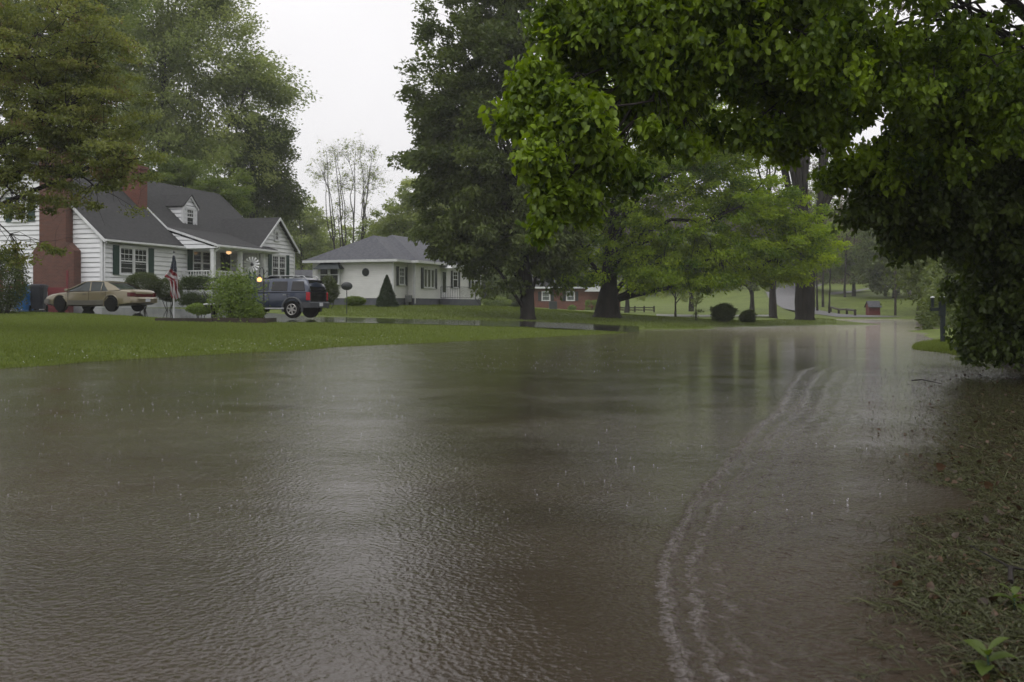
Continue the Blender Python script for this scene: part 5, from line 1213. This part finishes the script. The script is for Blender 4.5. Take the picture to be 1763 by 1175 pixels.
make_tree('young_tree', 'dark stemmed tree between the young pale trees behind the round bush', base(1191, 108), .30, [E(1195, 450, 55, 44, 108, 3), E(1180, 480, 40, 26, 108, 2)], 90, .7, 80, .24, L_['mid'], seed=18, K1=6, K2=3, fork=(.3, .85))
make_tree('roadside_sapling', 'thin straight sapling beside the road right of the massive trunk', base(1428, 108), .11, [E(1425, 420, 30, 60, 108, 1.8)], 40, .5, 40, .2, L_['bud'], seed=19, K1=5, K2=2, twigs=2, fork=(.5, .95))
for k, (px, Y, r) in enumerate([(1408, 118, .13), (1396, 122, .15), (1416, 126, .16), (1455, 140, .16)]):
    make_tree('wood_edge_tree', ['slim dark tree at the wood edge, close right of the massive trunk', 'slim dark tree at the wood edge, nearly hidden by the massive trunk', 'slim dark tree at the wood edge beside the straight sapling', 'slim tree on the hill above the wooden guard rail'][k],
              base(px, Y), r, [E(px, 400, 35, 70, Y, 2.5), E(px + 5, 330, 40, 50, Y, 2.5)], 60, .8, 40, .28, L_['bud' if k % 2 else 'mid'], seed=30 + k, K1=5, K2=3, twigs=1, fork=(.4, .95))
# nearest tree: broad bright leaves hanging over the water from the right
def NE(px, py, rx, ry, Y, rd, w=None): return E(px, py, rx, ry, Y, rd, w)
make_tree('overhanging_tree', 'broad leaved tree with bright drooping leaves leaning in from the right over the road', (10.1, 19.5, gz(10.1, 19.5)), .42,
    [NE(1080, 75, 150, 85, 12.5, .9), NE(1000, 30, 90, 70, 12.2, .6), NE(945, 165, 72, 44, 12, .4), NE(1000, 215, 70, 60, 11.7, .4), NE(925, 275, 34, 36, 11.5, .25, 3000), NE(950, 325, 26, 44, 11.5, .2, 1500), NE(930, 392, 12, 18, 11.4, .10, 350), NE(888, 205, 38, 26, 11.8, .25, 1500), NE(922, 125, 28, 24, 12, .3, 600), NE(950, 60, 30, 30, 12.1, .4, 900), NE(1040, 285, 70, 45, 12, .5, 2600), NE(1150, 235, 90, 34, 12.6, .7, 2600), NE(1290, 225, 70, 30, 13, .6, 1800), NE(1010, 340, 30, 40, 11.8, .3, 700),
     NE(1120, 170, 110, 50, 12.6, .8), NE(1270, 110, 170, 90, 13, 1.3), NE(1440, 130, 160, 100, 13.3, 1.4), NE(1380, 225, 80, 44, 13.2, .6), NE(1260, 10, 260, 90, 13, 1.5),
     NE(1640, 150, 170, 150, 14, 1.6), NE(1530, 280, 90, 60, 14.6, .9), NE(1450, 300, 38, 40, 14.3, .5, 1800), NE(1200, -140, 330, 110, 13, 1.8, 26000), NE(1550, -120, 260, 130, 14, 2, 20000), NE(1000, -90, 130, 70, 12.4, .9, 6000)],
    1620, .22, 60, .105, L_['big'], seed=41, K1=20, K2=8, fork=(.62, .95), top=9, lean=(-.6, -1.5), kind='broad', droop=2.2, up=.25, shell=.6, flat=1.0, lift=.10, width=.6, tint0=.5, lsc=.26)
make_tree('shade_toned_tree', 'tree in shade-darkened leaf colour whose foliage hangs almost to the water beside the mailbox', (9.6, 17.2, gz(9.6, 17.2)), .36,  # split off the overhanging tree to carry the shade-darkened leaf colour
    [NE(1500, 360, 55, 34, 15, .6, 1700), NE(1560, 330, 70, 60, 15, .8), NE(1650, 370, 105, 80, 15.5, 1.2), NE(1560, 405, 42, 38, 15.5, .5, 1500), NE(1720, 480, 66, 90, 16.5, 1.2), NE(1725, 580, 58, 52, 16.5, .9, 4500), NE(1680, 570, 26, 32, 16.5, .4, 900), NE(1740, 330, 100, 170, 16, 1.6, 12000), NE(1840, 450, 90, 190, 16, 2, 12000), NE(1700, 200, 140, 90, 15.5, 1.4)],
    1000, .24, 60, .105, L_['shadow'], seed=43, K1=14, K2=6, fork=(.45, .9), top=8, lean=(.2, -.5), kind='broad', droop=2.0, up=.2, shell=.6, flat=1.0, lift=.14, width=.6, tint0=.5, lsc=.5)
make_tree('added_canopy', 'added shading crown with shade-darkened leaves above and behind the overhanging branches', (13.6, 23.5, gz(13.6, 23.5)), .45,  # crown added mostly out of view to shade the branches and water
    [(9.5, 17.5, 9.5, 5.0, 5.5, 2.6, 10), (13, 20, 7, 4.5, 5, 4.5, 10), (6.0, 14.0, 8.6, 3.6, 4.5, 1.7, 6), (12.5, 15, 6, 3.5, 5, 4, 8), (14, 22, 3.2, 4, 4, 2.4, 6), (8, 11, 8.5, 3, 3.5, 1.4, 8), (5, 15, 10.5, 4.5, 4, 1.8, 12), (2.5, 13.5, 9.2, 2.4, 3, 1.2, 5), (15, 12, 6, 3, 5, 5, 12), (17, 24, 6, 4, 6, 6, 14)],
    1100, .65, 85, .19, L_['shadow'], seed=42, K1=14, K2=5, fork=(.15, .9), top=12, kind='diamond', droop=.8, up=.5, shell=.7, flat=.7)
# left: olive tree whose branches reach in from outside the frame
make_tree('maple_tree', 'olive and russet leaved maple with long fine branches reaching over the bins', (-19.5, 27.5, gz(-19.5, 27.5)), .42,
    [E(-20, 60, 220, 160, 28, 3), E(90, 190, 165, 120, 27.5, 2), E(150, 110, 90, 130, 28, 1.6), E(60, 300, 160, 50, 27, 1.5, 9000), E(200, 285, 75, 52, 26.5, .9, 4500), E(100, 240, 150, 60, 27, 1.5), E(30, 360, 80, 20, 26.5, 1.2, 1300), E(200, 365, 60, 14, 26.5, .8, 700), E(110, 352, 70, 12, 26.5, .8, 800), E(95, 428, 60, 10, 26.5, .7, 500), E(10, 440, 40, 22, 26.5, .7, 900), E(-200, 200, 200, 200, 28, 3)],
    980, .36, 105, .10, L_['olive'], seed=51, K1=14, K2=6, fork=(.14, .9), top=9.5, shell=.65, flat=.42, twigs=2, lift=.0, tint0=.5)
# trees behind the cottage
make_tree('tall_tree', 'tall hazy light green tree with fanning limbs behind the white cottage', base(262, 82), .55,
    [E(300, 90, 130, 120, 82, 5), E(420, 135, 98, 42, 82, 4), E(360, 25, 78, 60, 82, 4), E(250, 200, 120, 100, 82, 5), E(350, 240, 110, 65, 82, 5), E(200, 40, 90, 120, 82, 5), E(320, -80, 140, 80, 82, 5), E(470, 160, 48, 22, 82, 2, 2000)],
    760, 1.35, 140, .28, L_['pale'], seed=61, K1=12, K2=5, fork=(.3, .85), shell=.7, flat=.7, twigs=1, lift=.0, outer=.6, bark='bark_far')
make_tree('dark_tree', 'darker dense tree behind the cottage gable with ragged right edge', base(440, 88), .45,
    [E(440, 250, 58, 70, 88, 3.5), E(452, 325, 54, 62, 88, 3.5), E(478, 250, 24, 45, 88, 2), E(488, 350, 28, 40, 88, 2)], 260, 1.0, 140, .26, L_['deep'], seed=62, K1=9, K2=4, fork=(.2, .9), shell=.5, flat=.6, outer=.4)
make_tree('garden_tree', 'small bright green tree rising right behind the cottage roof ridge', base(335, 70), .25,
    [E(345, 325, 78, 42, 70, 3), E(290, 300, 60, 38, 70, 3), E(400, 345, 40, 28, 70, 2)], 170, .65, 120, .22, L_['mid'], seed=63, K1=7, K2=4, fork=(.3, .85), outer=.3)
make_tree('forest_tree', 'dark hazy tree behind the maple branches with straight black trunk', base(142, 66), .42,
    [E(120, 130, 110, 130, 67, 4), E(60, 260, 90, 70, 67, 4), E(180, 250, 60, 60, 67, 3), E(20, 60, 100, 130, 67, 4), E(160, -20, 100, 90, 67, 4)], 360, 1.1, 130, .26, L_['mid'], seed=64, K1=10, K2=4, fork=(.3, .9), shell=.6, outer=.3)
make_tree('bare_tree', 'tall nearly bare tree with several grey stems behind the cream house', base(596, 96), .29,
    [E(600, 300, 66, 62, 96, 4), E(560, 290, 34, 50, 96, 3), E(640, 300, 30, 60, 96, 3), E(600, 255, 55, 22, 96, 3), E(590, 370, 60, 30, 96, 3)],
    250, .55, 9, .20, L_['pale'], 'bark_far', seed=65, K1=12, K2=5, fork=(.3, .95), twigs=9, shell=.6, flat=.9, top=16.2, lift=.0,
    stems=[[(-1.0, 0, 0), (-1.1, 0, .35), (-1.9, 0, 1)], [(.1, 0, 0), (0, 0, .4), (-.6, 0, 1)], [(.5, 0, 0), (.7, 0, .4), (1.0, 0, 1.0)], [(1.2, 0, 0), (1.6, 0, .4), (2.6, 0, .9)]])
make_tree('rear_tree', 'hazy light green tree rising over the right end of the hipped roof', base(715, 92), .35,
    [E(712, 350, 50, 58, 92, 3.5), E(668, 385, 36, 32, 92, 3), E(740, 380, 60, 50, 92, 4)], 170, .8, 110, .26, L_['pale'], seed=66, K1=8, K2=4, fork=(.3, .9), outer=.5, bark='bark_far')
for k, (px, py, rx, ry, Y, lm, lab) in enumerate([
    (520, 400, 34, 60, 118, 'pale', 'hazy small leaved tree between the cottage gable and the bare tree'),
    (565, 425, 50, 45, 130, 'pale', 'hazy rounded tree directly behind the bare tree stems'),
    (640, 430, 55, 40, 135, 'mid', 'hazy tree behind the ridge of the hipped roof'),
    (20, 330, 120, 110, 98, 'mid', 'hazy tree behind the left end of the white cottage'),
    (835, 470, 60, 50, 150, 'mid', 'hazy tree beyond the end of the cream house'),
    (905, 455, 55, 60, 145, 'mid', 'hazy tree rising behind the brick house chimney end')]):
    make_tree('distant_tree', lab, base(px, Y), .3, [E(px, py, rx, ry, Y, (rx + ry) / 2 * Y / F), E(px - rx * .4, py + ry * .4, rx * .7, ry * .6, Y), E(px + rx * .45, py + ry * .35, rx * .6, ry * .6, Y)], 150, .95, 80, .34, L_[lm], seed=70 + k, K1=7, K2=3, fork=(.25, .85), outer=.3, bark='bark_far')

# ---------------------------------------------------------------- far wood on the hill (reads as one mass)
def wood(name, label, spec, seed, lm, lsize=.55):
    rng = np.random.default_rng(seed); pos, tint, tubes = [], [], []
    for (px, top, Y, wpx, npt) in spec:
        x = X(px, Y); g = gz(x, Y); zt = Z(top, Y); h = max(4, zt - g); w = wpx * Y / F / 2
        ncl = npt; d = unit(rng.normal(size=(ncl, 3))) * (rng.uniform(0, 1, (ncl, 1)) ** .5)
        c = np.array([x, Y, g + h * .56]) + d * np.array([w, w, h * .46])
        o = rng.normal(size=(ncl, 34, 3)) * .75
        pos.append((c[:, None] + o * np.array([1, 1, .7])).reshape(-1, 3))
        tint.append(np.clip(rng.uniform(.25, .75) + .15 * rng.normal(size=(ncl, 1)) + .12 * rng.normal(size=(ncl, 34)), 0, 1).ravel())
        for k in range(1):
            b0 = np.array([x + rng.normal() * .4, Y, g - .3]); tubes.append((bez(b0, b0 + np.array([rng.normal() * .6, 0, h * .85]), rng, 0, .01, 8), np.linspace(.22, .05, 8), 6))
    root = empty(name, (0, 150, 0)); tag(root, label, 'woodland', kind='stuff')
    pos = np.concatenate(pos); tint = np.concatenate(tint)
    a = bpy.data.objects.new('crowns', leaves_mesh('crowns', pos, lsize, L_[lm], rng, tint, .1, .5)); link(a, root); a.location = (0, -150, 0); tag(a, kind='stuff')
    b = bpy.data.objects.new('trunks', tubes_mesh('trunks', tubes, M['bark_far'])); link(b, root); b.location = (0, -150, 0); tag(b, kind='stuff')
rngw = np.random.default_rng(5); sp1, sp2, sp3 = [], [], []
for i in range(54):      # right, on the hill behind the road
    px = 1000 + i * 16 + rngw.normal() * 8; Y = rngw.uniform(185, 260); sp1.append((px, np.interp(px, [1000, 1200, 1380, 1500, 1763, 1900], [330, 330, 345, 350, 320, 300]) + rngw.normal() * 18, Y, rngw.uniform(60, 95), 95))
for i in range(32):
    px = 1535 + i * 9.5; Y = rngw.uniform(60, 120) if px > 1590 else rngw.uniform(128, 160); sp2.append((px + rngw.normal() * 8, 300 + rngw.normal() * 30, Y, rngw.uniform(110, 170) * 80 / Y, 130))
for i in range(44):
    px = -60 + i * 25 + rngw.normal() * 8; Y = rngw.uniform(170, 230); sp3.append((px, np.interp(px, [-60, 450, 520, 600, 760, 1000], [330, 360, 385, 405, 380, 380]) + rngw.normal() * 10, Y, rngw.uniform(50, 80), 70))
wood('hill_wood', 'hazy brown green wood covering the hill beyond the road', sp1, 81, 'bud')
wood('roadside_wood', 'dense dark green wood along the right side of the far road', sp2, 82, 'deep', .35)
wood('distant_wood', 'hazy line of far trees behind the houses', sp3, 83, 'mid')
for k, (px, py, rx, ry, Y, lm, lab) in enumerate([
    (1470, 420, 70, 55, 150, 'mid', 'hazy tree on the hill path above the red shed'), (1400, 430, 60, 60, 160, 'mid', 'hazy tree filling the gap right behind the massive trunk'),
    (1540, 440, 60, 60, 135, 'deep', 'dark green tree standing behind the utility pole'), (1240, 440, 70, 40, 170, 'mid', 'hazy green tree on the hill left of the grey road'),
    (1130, 450, 80, 45, 165, 'mid', 'hazy green tree on the hill behind the rail fence')]):
    make_tree('hillside_tree', lab, base(px, Y), .3, [E(px, py, rx, ry, Y, (rx + ry) / 2 * Y / F), E(px - rx * .4, py + ry * .4, rx * .7, ry * .6, Y), E(px + rx * .45, py + ry * .35, rx * .6, ry * .6, Y)], 170, 1.1, 90, .42, L_[lm], seed=170 + k, K1=7, K2=3, fork=(.25, .85), outer=.3)
# undergrowth: fills the foot of the woods
def fill(name, label, bounds, n, size, lm, hgt, seed, kind='stuff'):
    rng = np.random.default_rng(seed); (p0, p1, Y0, Y1) = bounds
    Y = rng.uniform(Y0, Y1, n); px = rng.uniform(p0, p1, n); x = (px - CX) / F * Y; g = gz_arr(x, Y)
    lum = .6 + .4 * np.sin(px * .11 + Y * .3) * np.sin(px * .037 + 2)
    z = g + hgt * lum * rng.uniform(0, 1, n) ** .8
    o = bpy.data.objects.new(name, leaves_mesh(name, np.stack([x, Y, z], 1), size, L_[lm], rng, rng.uniform(.1, .9, n), .1, .5)); link(o); tag(o, label, 'undergrowth', kind='stuff')
fill('undergrowth', 'dark brush at the foot of the wood right of the far road', (1585, 1900, 48, 110), 26000, .35, 'deep', 4.0, 91)
fill('undergrowth', 'brush along the foot of the hill wood', (980, 1640, 182, 215), 30000, .55, 'bud', 5.0, 92)
fill('undergrowth', 'hazy brush behind the houses', (-100, 1000, 150, 170), 26000, .5, 'mid', 4.0, 93)

# ---------------------------------------------------------------- grass on the lawns, weeds and litter on the verge
def blades(name, label, pts_xy, hmin, hmax, wd, lm, seed, lean=.35, zoff=0.0, kind='stuff'):
    rng = np.random.default_rng(seed); n = len(pts_xy); x, y = pts_xy[:, 0], pts_xy[:, 1]; g = gz_arr(x, y) + zoff
    h = rng.uniform(hmin, hmax, n); a = rng.uniform(0, 6.283, n); w = wd * rng.uniform(.6, 1.3, n)
    b = np.stack([x, y, g], 1); sx = np.stack([np.cos(a), np.sin(a), np.zeros(n)], 1) * w[:, None] / 2
    ln = rng.normal(size=(n, 3)) * lean; ln[:, 2] = 1
    t = b + unit(ln) * h[:, None]
    V = np.stack([b - sx, b + sx, t], 1).reshape(-1, 3); Q = np.arange(n * 3).reshape(n, 3)
    o = bpy.data.objects.new(name, np_mesh(name, V, Q, L_[lm], {'tint': ('FACE', np.clip(rng.normal(.5, .25, n), 0, 1))})); link(o); tag(o, label, 'grass', kind=kind); return o
rg = np.random.default_rng(100)
def scatter(n, p0, p1, Y0, Y1, zmin=.004, zmax=9, power=1.0):
    Y = Y0 + (Y1 - Y0) * rg.uniform(0, 1, n) ** power; px = rg.uniform(p0, p1, n); x = (px - CX) / F * Y; g = gz_arr(x, Y); k = (g > zmin) & (g < zmax); return np.stack([x[k], Y[k]], 1)
pts = scatter(430000, -120, 1120, 18, 46, -.022, .95, 1.2)
fr_ = np.interp((pts[:, 0] / pts[:, 1]) * F + CX, [q[0] for q in FRONT], [q[2] for q in FRONT]); pts = pts[pts[:, 1] < fr_ - .05]
blades('grass', 'short wet grass of the front lawn along the flooded road', pts, .03, .085, .016, 'grassy', 101)
pts = scatter(120000, 540, 1440, 50, 76, .02, 1.4)
kp = gz_arr(pts[:, 0], pts[:, 1]) > .03
fy = np.interp((pts[:, 0] / pts[:, 1]) * F + CX, [q[0] for q in BACK], [q[2] for q in BACK]); kp &= (pts[:, 1] > fy) | ((pts[:, 0] / pts[:, 1]) * F + CX > 1110)
blades('grass', 'short grass of the lawn under the big trees', pts[kp], .04, .10, .025, 'grassy', 102)
pts = scatter(60000, 1560, 1790, 22, 34, -.004, .4)
blades('grass', 'bright grass patch around the mailbox', pts, .04, .12, .016, 'grassy', 103)
# clover flowers near the shore
pts = scatter(1500, -60, 900, 18, 34, .005, .14)
n = len(pts); g = gz_arr(pts[:, 0], pts[:, 1]) + rg.uniform(.05, .085, n); s = rg.uniform(.006, .012, n)[:, None]
c = np.stack([pts[:, 0], pts[:, 1], g], 1); D = np.array([[1, 0, 0], [-1, 0, 0], [0, 1, 0], [0, -1, 0], [0, 0, 1], [0, 0, -1]], float)
V = (c[:, None] + D[None] * s[:, None]).reshape(-1, 3); k6 = (np.arange(n) * 6)[:, None]
Q = np.concatenate([k6 + np.array([[a, b, d]]) for a, b, d in [(0, 2, 4), (2, 1, 4), (1, 3, 4), (3, 0, 4), (2, 0, 5), (1, 2, 5), (3, 1, 5), (0, 3, 5)]], 0)
o = bpy.data.objects.new('clover_flowers', np_mesh('clover_flowers', V, Q, M['trim'])); link(o); tag(o, 'tiny white clover flowers scattered in the lawn', 'flowers', kind='stuff')
# verge weeds: flattened wet strands lying on and just under the surface
def strands(name, label, pts, Lm, wd, lm, seed, flat=.12, heading=None):
    rng = np.random.default_rng(seed); n = len(pts); g = np.maximum(gz_arr(pts[:, 0], pts[:, 1]), -.003) + .003
    a = rng.normal(heading if heading is not None else 0, .9, n) if heading is not None else rng.uniform(0, 6.283, n); L = rng.uniform(.4, 1.2, n) * Lm; w = wd * rng.uniform(.6, 1.4, n)
    d = np.stack([np.cos(a), np.sin(a), rng.uniform(0, flat, n)], 1); sd_ = np.stack([-np.sin(a), np.cos(a), rng.normal(0, .3, n)], 1) * w[:, None] / 2
    b = np.stack([pts[:, 0], pts[:, 1], g], 1); m = b + d * L[:, None] * .55 + np.array([0, 0, .01]) ; t = b + d * L[:, None] - np.array([0, 0, 1]) * (L * flat * .5)[:, None]
    t[:, 2] = np.maximum(t[:, 2], .002)
    V = np.stack([b - sd_, b + sd_, m + sd_ * .8, t + sd_ * .15, t - sd_ * .15, m - sd_ * .8], 1).reshape(-1, 3); k6_ = np.arange(n)[:, None] * 6; Q = np.concatenate([k6_ + np.array([[0, 1, 2, 5]]), k6_ + np.array([[5, 2, 3, 4]])], 1).reshape(-1, 4)
    o = bpy.data.objects.new(name, np_mesh(name, V, Q, L_[lm], {'tint': ('FACE', np.repeat(np.clip(rng.normal(.45, .28, n), 0, 1), 2))})); link(o); tag(o, label, 'weeds', kind='stuff'); return o
def vscatter(n, thr=-.08, left=.345):
    Y = 2.9 + 17.5 * rg.uniform(0, 1, n) ** 1.6; t = rg.uniform(left, .62, n); x = t * Y; g = gz_arr(x, Y)
    pn = .3 * np.sin(x * 4.3 + Y * 1.9) * np.sin(Y * 3.1 - x * 2.2) + .7 * np.sin(x * 17 + 3 * np.sin(Y * 5)) * np.sin(Y * 13 + 2 * np.sin(x * 7))
    edge = np.clip((t - np.interp(Y, [2.9, 3.6, 3.95, 4.5, 5, 7, 12, 20], [.43, .42, .352, .345, .382, .38, .39, .395])) / .075, 0, 1); k = (g + .022 * pn > thr - .03) & (pn > -.45 + rg.uniform(-.5, .5, n)) & (rg.uniform(0, 1, n) < .06 + .94 * edge ** 1.6); return np.stack([x[k], Y[k]], 1)
strands('verge_weeds', 'flattened wet grass strands lying in the shallow water of the verge', vscatter(78000), .075, .0045, 'weed', 111, .18, 2.6)
strands('verge_stems', 'longer pale grass stems washed over the verge', vscatter(5000), .26, .005, 'weed', 112, .35, 2.9)
pv = vscatter(20000); rngv = np.random.default_rng(5)
o = bpy.data.objects.new('verge_leaves', leaves_mesh('verge_leaves', np.stack([pv[:, 0], pv[:, 1], np.maximum(gz_arr(pv[:, 0], pv[:, 1]), 0) + .012], 1), .022, L_['weed'], rngv, rngv.uniform(.2, 1, len(pv)), 0, 2.0)); link(o); tag(o, 'small weed leaves matted on the drowned verge', 'weeds', kind='stuff')
pv = vscatter(1500); 
o = bpy.data.objects.new('leaf_litter', leaves_mesh('leaf_litter', np.stack([pv[:, 0], pv[:, 1], np.maximum(gz_arr(pv[:, 0], pv[:, 1]), 0) + .012], 1), .045, L_['dead'], rngv, rngv.uniform(0, 1, len(pv)), 0, 1.4, 'broad', .75)); link(o); tag(o, 'brown fallen leaves floating among the verge weeds', 'leaf litter', kind='stuff')
# two brown leaves that stand out, each its own thing
for (px, py, sz, lab) in [(1612, 806, .075, 'curled brown dead leaf resting on the verge weeds, nearer the open water'), (1694, 838, .065, 'orange brown dead leaf lying deeper in the verge weeds')]:
    Yq = Yz(py, .02); o = bpy.data.objects.new('dead_leaf', leaves_mesh('dead_leaf', np.array([[0, 0, .01]]), sz, L_['dead'], np.random.default_rng(8), np.array([.85]), 0, .9, 'broad', .9)); link(o); o.location = (X(px, Yq), Yq, .02); tag(o, lab, 'dead leaf')
# broad leaved seedlings in the near corner
def seedling(px, py, sc, label, seed):
    Yq = Yz(py, .0); r = empty('broadleaf_seedling', (X(px, Yq), Yq, .0)); tag(r, label, 'seedling'); rng = np.random.default_rng(seed)
    q = MB(); q.tube([(0, 0, -.04), (.005, 0, .03), (0, .005, .07 * sc)], [.0035, .003, .002], 6); q.build('stem', M['mill_green'], r)
    for k in range(6):
        a = k * 2.1 + seed; l = (.085 if k < 4 else .06) * sc; n = 6; z0 = (.02 + .01 * k) * sc; up = .25 + .17 * k
        V, Qd = [], []
        for i in range(n + 1):
            t = i / n; w = l * .30 * math.sin(math.pi * min(1, t * .95 + .04)) ** .8; rr = l * t; z = z0 + rr * up - (t ** 2) * l * .45
            for s in (-1, 0, 1): V.append((math.cos(a) * rr - math.sin(a) * w * s, math.sin(a) * rr + math.cos(a) * w * s, z + abs(s) * w * .35))
        for i in range(n):
            for j in (0, 1): b = i * 3 + j; Qd.append((b, b + 1, b + 4, b + 3))
        o = bpy.data.objects.new('leaf', np_mesh('leaf', V, Qd, L_['lime'] if False else L_['shadow'], {'tint': ('FACE', np.full(len(Qd), .45 + .05 * k))}, smooth=True)); link(o, r)
seedling(1700, 1165, 1.15, 'broad leaved green seedling in the lower right corner of the verge', 2)
seedling(1745, 1050, .9, 'smaller broad leaved seedling by the frame edge, behind the corner one', 5)
# twigs caught at the edge of the verge
for (a, b, lab) in [((1570, 655), (1620, 662), 'bent dark twig caught at the water edge below the mailbox grass'), ((1740, 1000), (1763, 985), 'dark fallen twig among the weeds near the frame edge')]:
    p0 = Vector((X(a[0], Yz(a[1], .02)), Yz(a[1], .02), .015)); p1 = Vector((X(b[0], Yz(b[1], .02)), Yz(b[1], .02), .03)); q = MB()
    q.tube([p0, p0 * .6 + p1 * .4 + Vector((0, .05, .03)), p1], [.012, .010, .005], 6); q.tube([p0 * .5 + p1 * .5 + Vector((0, .03, .02)), p1 + Vector((-.15, .2, .06))], [.006, .003], 5); tag(q.build('fallen_twig', M['bark']), lab, 'twig')
# rain drops hitting the water
rs = np.random.default_rng(12); q = MB(); M['drop'] = mat('rain_drop', (0.62, 0.63, 0.66), 0.15, (0.5, 0.5, 0.52), 3, spec=.8)
def drop(x, y, s):
    for k in range(int(rs.integers(1, 4))):
        a = rs.uniform(0, 6.28); d = Vector((math.cos(a), math.sin(a), 0)) * s * rs.uniform(.2, .8)
        q.tube([(x + d.x * .5, y + d.y * .5, -.002), (x + d.x, y + d.y, s * rs.uniform(.15, .7))], [s * .09, s * .02], 4)
    q.lathe([(0, -.5 * s), (.35 * s, -.1 * s), (.3 * s, .12 * s), (0, .2 * s)], (x, y, 0), 6)
def pdrop(px, py, s): Y = Yz(py, 0); drop(X(px, Y), Y, s)
for (px, py) in [(1208, 768), (1492, 772), (1459, 862), (1355, 878), (1405, 764), (1437, 768), (1398, 884), (1300, 882), (1060, 790), (1092, 804), (1460, 870)]: pdrop(px, py, .014)
for _ in range(420): pdrop(rs.uniform(620, 1180), rs.uniform(584, 640), rs.uniform(.008, .017))
for _ in range(200): pdrop(rs.uniform(0, 700), rs.uniform(634, 720), rs.uniform(.008, .015))
for _ in range(400): pdrop(rs.uniform(0, 1580), 600 + 300 * rs.uniform(0, 1) ** 1.5, rs.uniform(.005, .010))
tag(q.build('rain_splashes', M['drop'], smooth=True), 'small white splashes where rain hits the flood water', 'splashes', kind='stuff')

# ---------------------------------------------------------------- rain haze
HAZE = 0.00055
hb_ = MB(); hb_.b2((-700, -130, -2), (700, 560, 42))
hz = hb_.mesh('haze', []); ho = bpy.data.objects.new('haze', hz); link(ho); tag(ho, kind='stuff')
hm = bpy.data.materials.new('rain_haze'); hm.use_nodes = True; hn = hm.node_tree.nodes; hn.remove(hn['Principled BSDF'])
pvn = hn.new('ShaderNodeVolumePrincipled'); pvn.inputs['Color'].default_value = (0.97, 0.985, 1.0, 1); pvn.inputs['Density'].default_value = HAZE; pvn.inputs['Anisotropy'].default_value = 0.2
hm.node_tree.links.new(pvn.outputs[0], hn['Material Output'].inputs['Volume']); hz.materials.clear(); hz.materials.append(hm)
